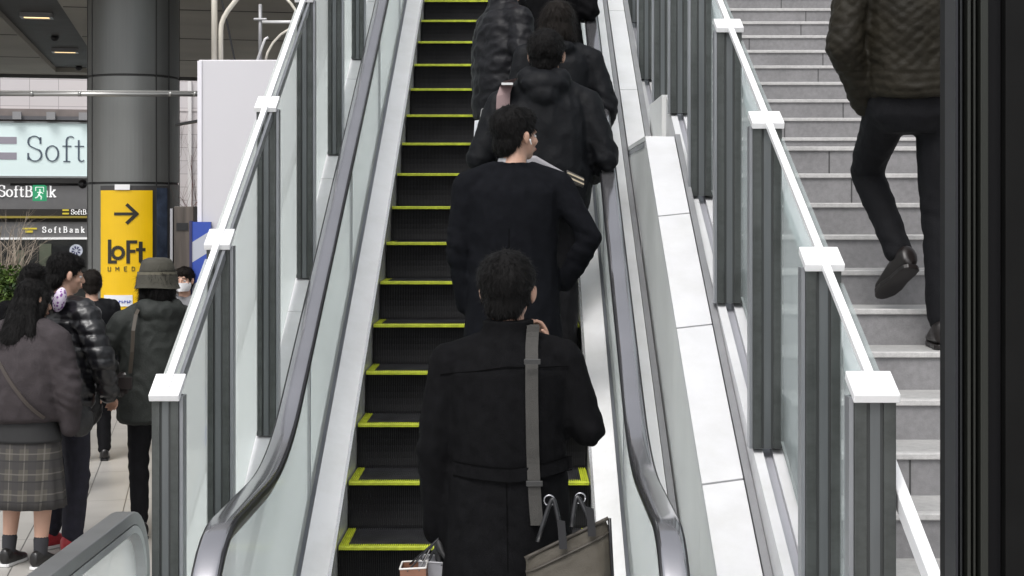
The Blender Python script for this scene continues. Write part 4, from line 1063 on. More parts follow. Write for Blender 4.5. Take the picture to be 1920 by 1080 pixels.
def surf_y(o,x,z,y0=-.6):
    "back surface (towards camera) of a garment at local x,z"
    from mathutils.bvhtree import BVHTree
    key=o.data.name
    if key not in _B: _B[key]=BVHTree.FromPolygons([v.co for v in o.data.vertices],[p.vertices[:] for p in o.data.polygons])
    r=_B[key].ray_cast(Vector((x,y0,z)),Vector((0,1,0))); return r[0].y if r[0] else None
_B={}
def band(o,parent,name,pts,w,m,th=.004,horizontal=False,steps=24,lift=.003):
    "strip that lies on the garment's back, pts = (x,z) polyline"
    mb=MB(); rows=[]
    P_=[Vector((a,0,b)) for a,b in pts]; L=[]
    for i in range(len(P_)-1):
        n=max(1,int(steps/(len(P_)-1)))
        for j in range(n+(i==len(P_)-2)): L.append(P_[i].lerp(P_[i+1],j/n))
    last=None
    for i,p in enumerate(L):
        a=L[max(i-1,0)];b=L[min(i+1,len(L)-1)]; d=(b-a).normalized(); s=Vector((-d.z,0,d.x))*w/2
        ys=[surf_y(o,(p+s*t).x,(p+s*t).z) for t in (-1,0,1)]; ys=[y for y in ys if y is not None]
        y=(min(ys)) if ys else last
        if y is None: continue
        if last is not None: y=.5*y+.5*last
        last=y
        q=Vector((p.x,y-lift,p.z)); rows.append([q-s,q+s,q+s-Vector((0,th,0)),q-s-Vector((0,th,0))])
    if len(rows)>1: return mb.rings(rows).build(name,m,parent)
seam=mat('seam_black',(.0032,.0032,.0034),1,spec=.03)
def loc1(root,x,y,Y): return P(x,y,Y)-Vector(root.location)
k1=1.81/1.75
a=loc1(m1,812,706,Y1-.13); b_=loc1(m1,1085,690,Y1-.13); c_=loc1(m1,950,688,Y1-.14)
band(c1,c1,'yoke_seam',[(a.x+.02,a.z),(c_.x,c_.z),(b_.x-.03,b_.z)],.0035,seam,.002,steps=60,lift=.003)
a=loc1(m1,848,882,Y1-.13); b_=loc1(m1,1074,874,Y1-.13)
band(c1,c1,'belt',[(a.x,a.z),((a.x+b_.x)/2,a.z-.012),(b_.x,b_.z)],.042,wool,.006,steps=60,lift=.002)
for dz in (.024,-.024): band(c1,c1,'belt_seam',[(a.x,a.z+dz),((a.x+b_.x)/2,a.z-.012+dz),(b_.x,b_.z+dz)],.004,seam,.002,steps=60,lift=.008)
# button / vent seam on the centre back
a=loc1(m1,950,900,Y1-.13); band(c1,c1,'back_seam',[(a.x,a.z),(a.x+.005,a.z-.30)],.004,seam,.002,lift=.0)
# shoulder bag with strap
brown=mat('bag_brown',(.056,.048,.036),.7,0,var=.12,vscale=8,bump=.2,bscale=220)
brownd=mat('bag_brown_dark',(.045,.038,.03),.6,0,var=.12,vscale=8)
web=mat('strap_grey',(.038,.036,.033),.75,0,var=.1,vscale=20,bump=.3,bscale=300)
Yb=5.10
bag=thing('shoulder_bag','brown fabric briefcase with black handles and a grey strap at the nearest man\'s right hip','bag',tuple(P(1065,1100,Yb)))
bo=Vector(bag.location)
def L(x,y,Y=Yb): return P(x,y,Y)-bo
# body: soft box built as a loft of rounded sections, tilted
tl,tr=L(984,1046),L(1140,971); dn=Vector((.018,0,-.34))
rows=[]
for i in range(15):
    t=i/14; th=.055*(1-(2*t-1)**6)+.012; rows.append((tl.lerp(tr,t),th))
mb=MB(); rs=[]
for p,th in rows:
    q=[]
    for v in (0,.06,.2,.5,.85,1): q.append(p+dn*v+Vector((0,-th*(.25+.75*min(1,v*2.2)),0)))
    for v in (1,.85,.5,.2,.06,0): q.append(p+dn*v+Vector((0,th*(.25+.75*min(1,v*2.2)),0)))
    rs.append(q)
mb.rings(rs); fuse(mb,'body',brown,bag,vox=.007,sm=5,disp=folds(.005,9,7,4))
f_=MB(); rs=[]
for p,th in rows:
    rs.append([p+dn*.12+Vector((0,-th*.47-.008,0)),p+dn*.135+Vector((0,-th*.50-.008,0)),p+dn*.135+Vector((0,-th*.5+.004,0)),p+dn*.12+Vector((0,-th*.47+.004,0))])
f_.rings(rs).build('top_seam',brownd,bag)
MB().tube([p+Vector((0,-.018,.003)) for p,_ in rows],.006,8).build('top_piping',brownd,bag,smooth=True)
MB().tube([tr+Vector((.004,-.01,0))+dn*v for v in (0,.2,.4,.7,1)],.006,8).build('side_piping',M_black,bag,smooth=True)
for (x0,y0,x1,y1,xm,ym) in ((1008,1016,1052,1002,1036,936),(1072,988,1105,974,1082,932)):
    a=L(x0,y0,Yb-.045);b_=L(x1,y1,Yb-.045);mid=L(xm,ym,Yb-.02)
    pts=[]
    for i in range(15):
        t=i/14; w_=math.sin(PI*t); base_=a.lerp(b_,t); pts.append(base_.lerp(mid+(b_-a)*(t-.5)*.55,w_**.7))
    MB().tube(pts,.0075,10).build('handle',M_black,bag,smooth=True)
for x,y in ((1052,986),(1106,962)):
    a=L(x,y,Yb-.05); MB().prism([a+Vector((-.013,0,.02)),a+Vector((.013,0,.014)),a+Vector((.020,-.006,-.075)),a+Vector((-.006,-.006,-.075))],(0,.006,0)).build('handle_tab',M_black,bag)
for x,y in ((1030,938),(1088,934)):
    a=L(x,y,Yb-.02); MB().tube([a+Vector((.017*math.cos(q_),0,.017*math.sin(q_))) for q_ in [i*PI/8 for i in range(17)]],.0028,6).build('metal_ring',mat('ring_grey',(.35,.35,.37),.25,.9),bag,smooth=True)
# strap over the shoulder
def strap(o,root,bag,pts,w,m,name='strap',lift=.009,mbk=None):
    mb=MB(); rows=[]; last=None
    fine=[]
    for (xa,ya),(xb,yb) in zip(pts[:-1],pts[1:]):
        n_=max(1,int((yb-ya)/9)); fine+=[(xa+(xb-xa)*i/n_,ya+(yb-ya)*i/n_) for i in range(n_)]
    pts=fine+[pts[-1]]
    for i,(x,y) in enumerate(pts):
        p=P(x,y,Y1-.15)-Vector(root.location); ys_=[surf_y(o,p.x+t_,p.z) for t_ in (-.024,0,.024)]; ys_=[v_ for v_ in ys_ if v_ is not None]; yy=min(ys_) if ys_ else (last if last is not None else -.10)
        yy=min(yy,last+.006) if last is not None else yy
        last=yy; Yw=root.location.y+yy-lift
        q=P(x,y,Yw)-Vector(bag.location); rows.append([q+Vector((-w/2,0,0)),q+Vector((w/2,0,0)),q+Vector((w/2,-.004,0)),q+Vector((-w/2,-.004,0))])
    # over the shoulder to the front
    q=rows[0][0]+Vector((w/2,0,0))
    front=[]
    for dy,dz in ((.14,-.10),(.10,-.05),(.06,-.01),(.03,.0)):
        c=q+Vector((-.004,dy,dz)); front.append([c+Vector((-w/2,0,0)),c+Vector((w/2,0,0)),c+Vector((w/2,0,.005)),c+Vector((-w/2,0,.005))])
    mb.rings(front+rows).build(name,m,bag)
strap(c1,m1,bag,[(1000,612),(999,622),(998,632),(997,650),(997,690),(997,740),(998,800),(999,850),(1001,900),(1004,950),(1007,985)],.043,web)
for y in (677,905):
    p=P(998 if y<700 else 1002,y,Y1-.17)-bo; MB().box(p.x-.028,p.x+.028,p.y-.016,p.y-.006,p.z-.010,p.z+.008).build('strap_slider',mat('slider_dark',(.03,.03,.03),.4),bag,bevel=.002)
# gloved left hand + paper bags
gl=MB(); wl=V1((-.222,.03,.80)); add_hand(gl,wl+Vector((0,0,.02)),(.05,.0,-1),(1,0,0),1,.75,1.15)
fuse(gl,'glove',mat('black_glove',(.012,.012,.013),.6),m1,vox=.006,sm=2)
def pbag(label,x0,x1,y0,Yc,m,edge,tilt=0,grp=None,hx=820,hy=1012):
    a=P(x0,y0,Yc);b_=P(x1,y0,Yc); cx=(a.x+b_.x)/2; w_=(b_.x-a.x)/2; h=.34
    t=thing('paper_bag',label,'bag',(cx,Yc,a.z-h))
    mb=MB(); d=.055
    R_=Matrix.Rotation(tilt,3,'Y')
    def q(x,y,z): return R_@Vector((x,y,z-h))+Vector((0,0,h))
    top=[(-w_,-d),(w_,-d),(w_,d),(-w_,d)]
    mb.rings([[q(x,y,z) for x,y in top] for z in (0,h*.5,h)],cap=False)
    mb.add([q(x,y,.0) for x,y in top],[(0,1,2,3)])
    o=mb.build('body',m,t); s=o.modifiers.new('s','SOLIDIFY'); s.thickness=.003
    rim=MB()
    for (xa,ya),(xb,yb) in zip(top,top[1:]+top[:1]): rim.tube([q(xa,ya,h),q(xb,yb,h)],.0032,6)
    rim.build('rim',edge,t)
    hd=P(hx,hy,Yc)-Vector(t.location)
    for yy in (-d,d):
        MB().tube([q(-w_*.45,yy,h-.01),q(-w_*.3,yy*.6,h)*.4+hd*.6,hd+Vector((0,yy*.15,0)),q(w_*.3,yy*.6,h)*.4+hd*.6,q(w_*.45,yy,h-.01)],.0028,6).build('string_handle',M_black,t)
    return t
pbag('reddish brown paper bag with pale edges hanging from the nearest man\'s left hand',752,800,1059,5.30,mat('paper_brown',(.19,.085,.05),.6,0,var=.15,vscale=8),mat('paper_edge',(.6,.58,.56),.6),-.05,hx=822,hy=1010)
pbag('light grey paper bag beside the reddish brown one in the nearest man\'s hand',787,846,1048,5.40,mat('paper_grey',(.28,.28,.30),.6,0,var=.08,vscale=8),mat('paper_edge2',(.42,.42,.44),.6),.06,hx=824,hy=1010)
# man 2 --------------------------------------------------------------
Y2=7.39; z2=foot(Y2)
m2,c2,V2,h2=person('man with an earphone in his right ear in a dark wool coat, second in line',
  (P(962,0,Y2).x,Y2,z2),1.755,0,1.06,'people standing in line on the right of the escalator',hs=1.09,head=(-.95,.06,.05),head_off=(.012,.01,-.008),hair='short',
  armL=[(-.205,0,1.37),(-.245,-.02,1.06),(-.215,.02,.79)],armR=[(.205,0,1.37),(.345,-.045,1.13),(.225,.05,.90)],
  coat=dict(m=wool2,sec=[(.52,.235,.17,0,-.01),(.80,.215,.16,0,-.01),(.95,.205,.15,0,-.01),(1.06,.198,.148,0,-.01),(1.22,.210,.150,0,-.01),(1.35,.218,.138,0,-.01),(1.42,.16,.105,0,-.01),(1.47,.085,.075,0,-.01)],collar=(1.455,1.49,.078),disp=folds(.010,5.5,2.0,11,[(-.26,0,1.06),(.34,0,1.12)],.02)),
  trousers=dict(m=blackt),shoes=dict(m=shoeb))
MB().cap2(h2(.090,.008,-.018),.0042,h2(.090,.014,-.038),.0022).build('earphone',mat('earphone_white',(.8,.8,.8),.3),m2,smooth=True)
MB().rings([[h2(0,-.02,-.105)+Vector(((.068+dr)*math.cos(2*PI*i/20),(.066+dr)*math.sin(2*PI*i/20),z)) for i in range(20)] for z,dr in ((-.03,.008),(.004,0),(.004,-.006),(-.03,.0))]).build('shirt_collar',mat('shirt_grey',(.45,.45,.47),.7),m2,smooth=True)
a=P(955,420,Y2)-Vector(m2.location); band(c2,c2,'back_seam',[(a.x,a.z-.02),(a.x,a.z-.75)],.004,seam,.002,lift=0)
# man 3 --------------------------------------------------------------
Y3=8.25; z3=Ze(.4*(16.97+3))
m3,c3,V3,h3=person('man in a black hooded padded jacket with a pink bag strap, third in line',
  (P(1020,0,Y3).x,Y3,z3),1.80,0,1.08,'people standing in line on the right of the escalator',head=(-.18,.12,0),head_off=(.012,.01,-.01),hair='fluffy',
  armL=[(-.205,0,1.36),(-.300,-.03,1.08),(-.27,.16,.98)],armR=[(.205,0,1.36),(.295,-.05,1.08),(.25,.16,1.0)],
  coat=dict(m=nyl,name='jacket',r=1.12,sec=[(.78,.205,.16,0,-.01),(.84,.225,.17,0,-.01),(.95,.235,.17,0,-.01),(1.08,.228,.162,0,-.01),(1.22,.228,.160,0,-.01),(1.35,.215,.145,0,-.01),(1.43,.16,.11,0,-.01),(1.48,.10,.08,0,-.01)],
    hood=[(0,-.09,1.455,.135,.085,.075),(-.07,-.04,1.49,.075,.085,.06),(.07,-.04,1.49,.075,.085,.06),(0,-.13,1.40,.09,.05,.06)],disp=folds(.012,6,3,21,[(-.3,0,1.08),(.3,0,1.08)],.02)),
  trousers=dict(m=blackt),shoes=dict(m=shoeb))
gb=thing('shoulder_bag','grey bag with a striped cuff strap held at the third man\'s right side','bag',tuple(P(1050,330,7.95)))
o3=Vector(gb.location)
def L3(x,y,Y=7.98): return P(x,y,Y)-o3
mb=MB(); q=[L3(940,290),L3(1005,292),L3(1064,326),L3(1050,352),L3(940,352)]; mb.prism(q,(0,.05,0)); mb.build('body',mat('bag_grey',(.30,.29,.31),.6,var=.1),gb,bevel=.012)
mb=MB().prism([L3(1062,318,7.93),L3(1096,334,7.93),L3(1094,352,7.93),L3(1066,342,7.93)],(0,.05,0)); mb.build('clasp',mat('clasp_dark',(.05,.045,.04),.4),gb,bevel=.006)
for d in (0,8): 
    MB().prism([L3(1064,322+d,7.926),L3(1095,336+d,7.926),L3(1095,339+d,7.926),L3(1064,325+d,7.926)],(0,-.003,0)).build('stripe',mat('stripe_gold',(.55,.47,.35),.35,.3),gb)
rows=[]; 
for x,y in ((958,150),(950,160),(944,178),(943,200),(946,222)):
    p=P(x,y,Y3-.2)-Vector(m3.location); yy=surf_y(c3,p.x,p.z); yy=-.17 if yy is None else yy
    c=P(x,y,Y3+yy-.012)-o3; rows.append([c+Vector((-.036,0,-.006)),c+Vector((.036,0,.010)),c+Vector((.036,-.006,.010)),c+Vector((-.036,-.006,-.006))])
MB().rings(rows).build('strap',mat('strap_pink',(.20,.135,.135),.65,var=.1),gb)
tb=MB().box(-.03,.03,0,.01,-.006,.006); c=P(951,157,Y3-.2)-o3; tb.v=[tuple(Vector(v)+c) for v in tb.v]; tb.build('strap_trim',mat('trim_white',(.6,.6,.6),.4),gb)
wb=thing('paper_bag','white paper carrier bag hanging at the left side of the third man','bag',tuple(P(897,330,8.42)))
ow=Vector(wb.location)
def Lw(x,y): return P(x,y,8.42)-ow
MB().prism([Lw(890,226),Lw(935,222),Lw(940,330),Lw(884,332)],(0,.10,0)).build('body',mat('paper_white',(.66,.68,.72),.55,var=.03),wb,bevel=.003)
MB().tube([Lw(900,226),Lw(903,205),Lw(915,200),Lw(925,205),Lw(928,224)],.003,6).build('string_handle',mat('string_grey',(.3,.3,.3),.6),wb)
# woman 4 ------------------------------------------------------------
Y4=8.99; z4=foot(Y4)
person('dark haired woman in a black coat mostly hidden behind the third man',
  (P(1046,0,Y4).x,Y4,z4),1.62,0,1.08,'people standing in line on the right of the escalator',head=(.15,.05,0),hair='bob',hairm=HAIRB,
  armL=[(-.19,0,1.40),(-.25,-.02,1.12),(-.2,.15,1.0)],armR=[(.20,0,1.38),(.285,-.03,1.08),(.25,.12,.92)],
  coat=dict(m=nyl,r=1.1,sec=STD,hood=[(0,-.09,1.45,.11,.07,.06)]),trousers=dict(m=blackt),shoes=dict(m=shoeb))
# person 5, puffer, side on -------------------------------------------
Y5=9.39; z5=foot(Y5)
m5,c5,V5,h5=person('person in a charcoal quilted puffer jacket turned sideways near the top of the line',
  (P(945,0,Y5).x,Y5,z5),1.68,-1.05,1.08,'people standing in line on the right of the escalator',head=(-.25,.05,0),hair='short',
  armL=[(-.19,0,1.38),(-.26,.04,1.10),(-.14,.26,1.02)],armR=[(.19,0,1.38),(.27,-.02,1.10),(.16,.22,.98)],handL=dict(d=(.3,1,0),pn=(0,0,-1),side=-1,curl=.6),
  coat=dict(m=puffm,name='jacket',r=1.22,sec=[(.78,.19,.17,0,-.01),(.84,.215,.185,0,-.01),(.95,.225,.19,0,-.01),(1.08,.22,.185,0,-.01),(1.22,.225,.18,0,-.01),(1.35,.215,.16,0,-.01),(1.43,.16,.12,0,-.01),(1.49,.10,.09,0,-.01)],collar=(1.48,1.54,.088),disp=lambda p:(puff(.10,.008,5)(p)+folds(.013,6,6,61,[(-.26,.04,1.1),(.27,0,1.1)],.02)(p))),
  trousers=dict(m=blackt),shoes=dict(m=shoeb))
# person 6 -----------------------------------------------------------
Y6=10.15; z6=foot(Y6)
person('person in a black jacket whose elbow shows at the top edge, farthest up the line',
  (P(1033,0,Y6).x,Y6,z6),1.70,0,1.08,'people standing in line on the right of the escalator',hair='short',
  armL=[(-.19,0,1.40),(-.2,.02,1.12),(-.12,.2,1.05)],armR=[(.19,0,1.40),(.235,-.03,1.10),(.2,.2,1.10)],
  coat=dict(m=wool,name='jacket',r=1.1,sec=STD[1:]),trousers=dict(m=blackt),shoes=dict(m=shoeb))
# man on the stairs ---------------------------------------------------
quilt=mat('olive_quilt',(.0135,.0115,.0075),.6,0,var=.25,vscale=9,bump=.35,bscale=40,spec=.15)
brs=mat('brown_leather',(.008,.005,.0045),.4,0,var=.3,vscale=12)
zs=-1.0076+.151*3
def qdisp(p):
    w=noise.noise(Vector((p.x*6,p.y*6,p.z*6)))*.03; g=folds(.010,8,6,31)(p)
    if p.z<1.14: s=abs(math.sin(PI*(p.z+w*.6)/.034))
    else: s=abs(math.sin(PI*(p.z+p.x*.8+w)/.05))*abs(math.sin(PI*(p.z-p.x*.8+w)/.05))
    return .0055*s**.6-.003+g
person('man in an olive quilted jacket and black trousers climbing the stone stairs',
  (P(1716,0,6.35).x,6.35,zs),1.93,0,.98,None,hair='short',
  armL=[(-.215,0,1.39),(-.285,-.06,1.12),(-.165,.06,.91)],armR=[(.215,0,1.39),(.285,.0,1.10),(.24,.15,.95)],
  legL=[(-.095,0,.92),(-.118,.30,.665),(-.020,.13,.34)],legR=[(.09,0,.90),(.092,.02,.49),(.095,-.02,.09)],
  coat=dict(m=quilt,name='jacket',r=1.10,vox=.008,sm=3,sec=[(.925,.175,.15,0,-.01),(.955,.196,.162,0,-.01),(1.02,.198,.162,0,-.01),(1.1,.205,.16,0,-.01),(1.22,.212,.155,0,-.01),(1.35,.215,.14,0,-.01),(1.43,.16,.11,0,-.01),(1.48,.09,.08,0,-.01)],collar=(1.47,1.52,.08),disp=qdisp),
  trousers=dict(m=blackt,r=.90),shoes=dict(m=brs,dL=(-.30,.85,-.50),uL=(0,.5,.85),sole=brs))
# ---- people on the hall floor ---------------------------------------
G2='people standing in the hall on the left'
mauve=mat('mauve_knit',(.045,.038,.041),.8,0,var=.18,vscale=16,bump=.35,bscale=160,spec=.2)
plaid=bpy.data.materials.new('plaid'); plaid.use_nodes=True; nt=plaid.node_tree; b=nt.nodes['Principled BSDF']
tc=nt.nodes.new('ShaderNodeTexCoord'); sp=nt.nodes.new('ShaderNodeSeparateXYZ'); nt.links.new(tc.outputs['Object'],sp.inputs[0])
def stripe(inp,per,wd,ph=0):
    a=nt.nodes.new('ShaderNodeMath'); a.operation='ADD'; a.inputs[1].default_value=ph+10; nt.links.new(inp,a.inputs[0])
    m_=nt.nodes.new('ShaderNodeMath'); m_.operation='FLOORED_MODULO'; m_.inputs[1].default_value=per; nt.links.new(a.outputs[0],m_.inputs[0])
    g=nt.nodes.new('ShaderNodeMath'); g.operation='LESS_THAN'; g.inputs[1].default_value=wd; nt.links.new(m_.outputs[0],g.inputs[0]); return g.outputs[0]
cur=None; prev=(.068,.062,.053,1)
mixes=[(stripe(sp.outputs[0],.085,.040),(.035,.033,.034,1),.75),(stripe(sp.outputs[2],.11,.050),(.035,.033,.034,1),.75),(stripe(sp.outputs[0],.085,.006,.022),(.15,.14,.125,1),.5),(stripe(sp.outputs[2],.11,.007,.03),(.15,.14,.125,1),.5),(stripe(sp.outputs[2],.11,.006,.07),(.02,.02,.02,1),.8)]
for f,cc,am in mixes:
    mx=nt.nodes.new('ShaderNodeMix'); mx.data_type='RGBA'; mm=nt.nodes.new('ShaderNodeMath'); mm.operation='MULTIPLY'; mm.inputs[1].default_value=am
    nt.links.new(f,mm.inputs[0]); nt.links.new(mm.outputs[0],mx.inputs[0])
    if cur is None: mx.inputs[6].default_value=prev
    else: nt.links.new(cur,mx.inputs[6])
    mx.inputs[7].default_value=cc; cur=mx.outputs[2]
nt.links.new(cur,b.inputs['Base Color']); b.inputs['Roughness'].default_value=.9
YA=8.55
mA,cA,VA,hA=person('girl with a hair bun in a loose mauve grey jumper and plaid skirt',
  (P(50,0,YA).x,YA,FLOOR),1.60,-.35,1.10,G2,head=(-.5,-.22,-.1),head_off=(.02,.03,-.02),hair='longbun',
  armL=[(-.2,0,1.38),(-.26,.02,1.12),(-.2,.2,1.0)],armR=[(.2,0,1.36),(.275,-.0,1.06),(.245,.06,.84)],
  coat=dict(m=mauve,name='jumper',r=1.30,sec=[(.87,.17,.14,0,-.01),(.90,.225,.185,0,-.01),(1.0,.245,.195,0,-.02),(1.12,.24,.195,0,-.02),(1.25,.235,.18,0,-.02),(1.35,.22,.155,0,-.01),(1.43,.16,.11,0,-.01),(1.48,.10,.09,0,-.01)],disp=folds(.010,5,4,41,[(.3,0,1.1),(.28,0,.95)],.016)),
  shoes=dict(m=shoeb,sole=mat('sole_white',(.7,.7,.7),.5),sock=mat('sock_dark',(.03,.03,.035),.9)))
mb=MB()
def sk(z0,z1,r0,r1,n=72,ple=0):
    rs=[]
    for j in range(9):
        t=j/8; rr=r0+(r1-r0)*t; rs.append([VA((rr*(1+ple*t*math.sin(i*2*PI/n*14))*1.05*math.cos(2*PI*i/n),rr*(1+ple*t*math.sin(i*2*PI/n*14))*.82*math.sin(2*PI*i/n)-.01,z0+(z1-z0)*t)) for i in range(n)])
    return rs
MB().rings(sk(.82,.37,.19,.225,ple=.035)).build('skirt',plaid,mA,smooth=True)
MB().rings(sk(.90,.765,.175,.205)).build('black_hem_layer',mat('black_layer',(.014,.014,.015),.8,var=.2),mA,smooth=True)
sb=thing('shoulder_strap_bag','thin dark bag strap crossing the back of the girl in the plaid skirt','bag',tuple(mA.location)); sb.rotation_euler=mA.rotation_euler
band(cA,sb,'strap',[(-.24,1.16),(-.15,1.24),(-.02,1.12),(.10,.98),(.20,.84)],.022,mat('strap_dark',(.05,.04,.035),.6),.004,steps=40,lift=.004)
def ellbag(name,m,parent,c,r,vox=.008):
    return fuse(MB().ell(c,*r),name,m,parent,vox=vox,sm=3,disp=folds(.008,10,8,8))
ellbag('body',mat('bag_black',(.015,.015,.016),.5),sb,(.27,.12,.80),(.05,.10,.09))
# B glossy puffer
gloss=mat('black_gloss_puffer',(.007,.007,.009),.36,0,var=.2,vscale=12,bump=.3,bscale=30,coat=.12)
redm=mat('red_trainer',(.38,.02,.03),.4,0,var=.3,vscale=25)
YB=8.95
mBp,cB,VB,hB=person('person in a glossy black puffer jacket with purple patterned hood lining and red trainers',
  (P(120,0,YB).x,YB,FLOOR),1.72,-.7,1.06,G2,head=(-.3,-.15,0),hair='short',
  armL=[(-.2,0,1.40),(-.27,.03,1.14),(-.12,.22,1.05)],armR=[(.2,0,1.40),(.335,.02,1.13),(.235,.14,.92)],handR=dict(d=(-.6,.7,-.45),pn=(-.3,-.2,-1),side=1,curl=.5),
  coat=dict(m=gloss,name='jacket',r=1.2,sec=[(.84,.17,.145,0,-.01),(.88,.20,.165,0,-.01),(1.0,.215,.175,0,-.01),(1.12,.21,.17,0,-.01),(1.25,.215,.165,0,-.01),(1.35,.21,.15,0,-.01),(1.43,.16,.12,0,-.01),(1.49,.10,.09,0,-.01)],hood=[(0,-.10,1.46,.13,.09,.07)],disp=lambda p:(puff(.075,.011,9)(p)+folds(.009,8,8,71)(p))),
  trousers=dict(m=mat('navy_jeans',(.012,.012,.022),.85,var=.3,vscale=20,bump=.3,bscale=200),r=1.05),shoes=dict(m=redm,sole=mat('sole_white',(.7,.7,.7),.5)))
pur=bpy.data.materials.new('purple_leopard'); pur.use_nodes=True; nt=pur.node_tree; b=nt.nodes['Principled BSDF']
vo=nt.nodes.new('ShaderNodeTexVoronoi'); vo.inputs['Scale'].default_value=55; tc=nt.nodes.new('ShaderNodeTexCoord'); nt.links.new(tc.outputs['Object'],vo.inputs['Vector'])
r=nt.nodes.new('ShaderNodeValToRGB'); r.color_ramp.elements[0].position=.32; r.color_ramp.elements[1].position=.42; r.color_ramp.elements[0].color=(.22,.06,.30,1); r.color_ramp.elements[1].color=(.75,.66,.80,1)
nt.links.new(vo.outputs['Distance'],r.inputs[0]); nt.links.new(r.outputs[0],b.inputs['Base Color'])
pl=MB(); q=Matrix.Rotation(.7,3,'Z'); c=q@(P(112,562,YB-.19)-Vector(mBp.location))
pl.ell(c,.036,.045,.072,q@rotm(0,0,.25)); pl.build('hood_lining',pur,cB,smooth=True)
q_=Matrix.Rotation(.7,3,'Z'); tg=MB(); c=q_@(P(139,797,YB-.16)-Vector(mBp.location)); tg.ell(c,.028,.03,.045,q_); tg.build('red_pouch',mat('red_white_fabric',(.5,.06,.08),.6,var=.9,vscale=30),mBp,smooth=True)
hbg=thing('handbag','round black handbag hanging behind the person in the glossy puffer','bag',tuple(P(166,760,9.25)))
ellbag('body',mat('bag_black',(.015,.015,.016),.5),hbg,(0,0,0),(.085,.06,.13))
MB().tube([(-.05,0,.10),(-.03,0,.25),(.0,0,.34),(.03,0,.25),(.05,0,.10)],.006,8).build('handle',M_black,hbg,smooth=True)
# C bucket hat
green=mat('dark_green_parka',(.013,.016,.014),.75,0,var=.22,vscale=14,bump=.3,bscale=120)
YC=9.35
mC,cC,VC,hC=person('person in an olive bucket hat and dark green hooded parka',
  (P(294,0,YC).x,YC,FLOOR),1.66,.55,1.10,G2,head=(.35,.0,0),head_off=(0,.0,-.01),hair='bob',
  armL=[(-.2,0,1.36),(-.32,.06,1.14),(-.19,.24,1.05)],armR=[(.2,0,1.36),(.27,-.01,1.08),(.22,.10,.88)],
  coat=dict(m=green,name='parka',r=1.15,sec=[(.72,.16,.13,0,-.01),(.75,.225,.175,0,-.01),(.90,.235,.18,0,-.01),(1.08,.22,.17,0,-.01),(1.22,.215,.165,0,-.01),(1.35,.21,.15,0,-.01),(1.43,.16,.115,0,-.01),(1.48,.11,.09,0,-.01)],
    hood=[(0,-.10,1.43,.15,.085,.075),(-.08,-.05,1.46,.07,.09,.06),(.08,-.05,1.46,.07,.09,.06),(0,-.13,1.36,.10,.05,.07)],disp=folds(.014,6,4,51,[(-.32,0,1.14),(.27,0,1.08)],.02)),
  trousers=dict(m=blackt,r=.95),shoes=dict(m=shoeb))
hat=thing('bucket_hat','olive grey fabric bucket hat on the head of the person in the green parka','hat',tuple(mC.location)); hat.rotation_euler=mC.rotation_euler
ht=mat('hat_olive',(.055,.052,.041),.85,0,var=.15,vscale=14,bump=.35,bscale=200)
def hring(r,z,n=40,wob=0): return [hC(0,-.012,0)+Vector((r*1.08*math.cos(2*PI*i/n),r*math.sin(2*PI*i/n),z+wob*math.sin(4*PI*i/n))) for i in range(n)]
MB().rings([hring(.104,.045),hring(.098,.08),hring(.090,.115),hring(.078,.138),hring(.05,.150),hring(.01,.152)]).build('crown',ht,hat,smooth=True)
MB().rings([hring(.107,.060),hring(.114,.035),hring(.118,-.005,wob=.003),hring(.126,-.030,wob=.005),hring(.128,-.033,wob=.005),hring(.124,-.034,wob=.005),hring(.115,-.008),hring(.104,.050)],cap=False).build('brim',ht,hat,smooth=True)
MB().rings([hring(.1105,.050),hring(.110,.066),hring(.106,.066),hring(.106,.050)],cap=False).build('hat_band',mat('hat_band',(.13,.12,.09),.8),hat)
cbg=thing('crossbody_bag','small dark leather crossbody bag hanging on the person in the bucket hat','bag',tuple(P(236,722,YC-.15)))
fuse(MB().ell((0,0,0),.075,.045,.088),'body',mat('bag_leather_dark',(.022,.018,.018),.35,var=.2),cbg,vox=.007,sm=3,disp=folds(.012,12,10,8))
MB().box(-.055,.05,-.052,-.044,-.02,.055).build('flap',mat('bag_leather_dark',(.022,.018,.018),.35),cbg,bevel=.006)
pts=[P(x,y,Y)-P(236,722,YC-.15) for x,y,Y in ((244,700,YC-.20),(248,660,YC-.235),(250,620,YC-.24),(255,590,YC-.20),(262,575,YC-.12))]
MB().rings([[p+Vector((-.011,0,0)),p+Vector((.011,0,0)),p+Vector((.011,-.004,0)),p+Vector((-.011,-.004,0))] for p in pts]).build('strap',mat('strap_brown',(.05,.04,.03),.6),cbg)
# D masked face
YD=12.9
mD,cD,VD,hD=person('person with a white face mask looking out from behind the bucket hat',
  (P(346,0,YD).x,YD,FLOOR),1.50,PI-.15,1.08,G2,hair='short',hairm=HAIRB,
  coat=dict(m=mat('grey_coat',(.16,.16,.17),.8,var=.2),sec=STD),trousers=dict(m=blackt),shoes=dict(m=shoeb))
MB().rings([[hD(x_*w_,y_,z) for x_,y_ in ((-1,.02),(-.8,.075),(-.35,.108),(0,.120),(.35,.108),(.8,.075),(1,.02))] for z,w_ in ((-.022,.074),(-.05,.076),(-.08,.070),(-.105,.052))],closed=False,cap=False).build('face_mask',mat('mask_white',(.72,.72,.74),.7),mD,smooth=True)
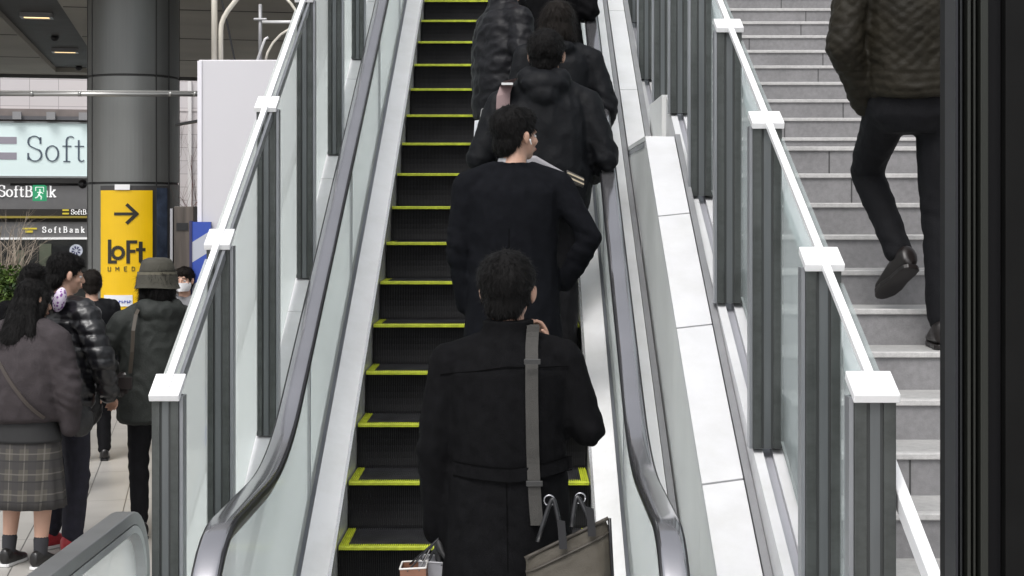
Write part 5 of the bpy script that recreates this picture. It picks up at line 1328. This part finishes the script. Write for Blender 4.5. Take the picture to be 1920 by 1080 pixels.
# F behind B
YF=12.2
person('person in black half hidden behind the glossy puffer jacket beside the column',
  (P(172,0,YF).x,YF,FLOOR),1.50,.4,1.06,G2,hair='short',hairm=HAIRB,coat=dict(m=nyl,sec=STD),trousers=dict(m=blackt),shoes=dict(m=shoeb),face=False)
# G behind A at the left edge
person('person with tied dark hair seen between the girl and the glossy puffer jacket',
  (P(62,0,10.6).x,10.6,FLOOR),1.60,.2,1.06,G2,hair='bob',coat=dict(m=wool,sec=STD),trousers=dict(m=blackt),shoes=dict(m=shoeb),face=False)

# ------------------------------------------------------------------ world, sun, camera
w=bpy.data.worlds.new("World"); scene.world=w; w.use_nodes=True; nt=w.node_tree
bg=nt.nodes['Background']; sky=nt.nodes.new('ShaderNodeTexSky'); sky.sky_type='NISHITA'; sky.sun_disc=False
EL=math.radians(58); AZ=math.radians(200)
sky.sun_elevation=EL; sky.sun_rotation=AZ; sky.air_density=1.0; sky.dust_density=4.0
hs=nt.nodes.new('ShaderNodeHueSaturation'); hs.inputs['Saturation'].default_value=.18; hs.inputs['Value'].default_value=1.0
nt.links.new(sky.outputs[0],hs.inputs['Color']); nt.links.new(hs.outputs[0],bg.inputs['Color']); bg.inputs['Strength'].default_value=.15
sl=bpy.data.lights.new('sun','SUN'); sl.energy=1.1; sl.angle=math.radians(25); sl.color=(1,.98,.95)
so=bpy.data.objects.new('sun',sl); COL.objects.link(so)
d=Vector((math.sin(AZ)*math.cos(EL),math.cos(AZ)*math.cos(EL),math.sin(EL)))
so.rotation_euler=d.to_track_quat('Z','Y').to_euler()
cam=bpy.data.cameras.new('camera'); co=bpy.data.objects.new('camera',cam); COL.objects.link(co)
cam.sensor_width=36; cam.lens=F/1920*36; cam.clip_end=400; cam.clip_start=.05
co.location=(0,0,0); co.rotation_euler=(PI/2,0,0)
cam.shift_x=-(VX-960)/1920; cam.shift_y=-(540-VY)/1920
scene.camera=co
vs=scene.view_settings; vs.view_transform='Standard'; vs.look='None'; vs.exposure=0.48; vs.gamma=1
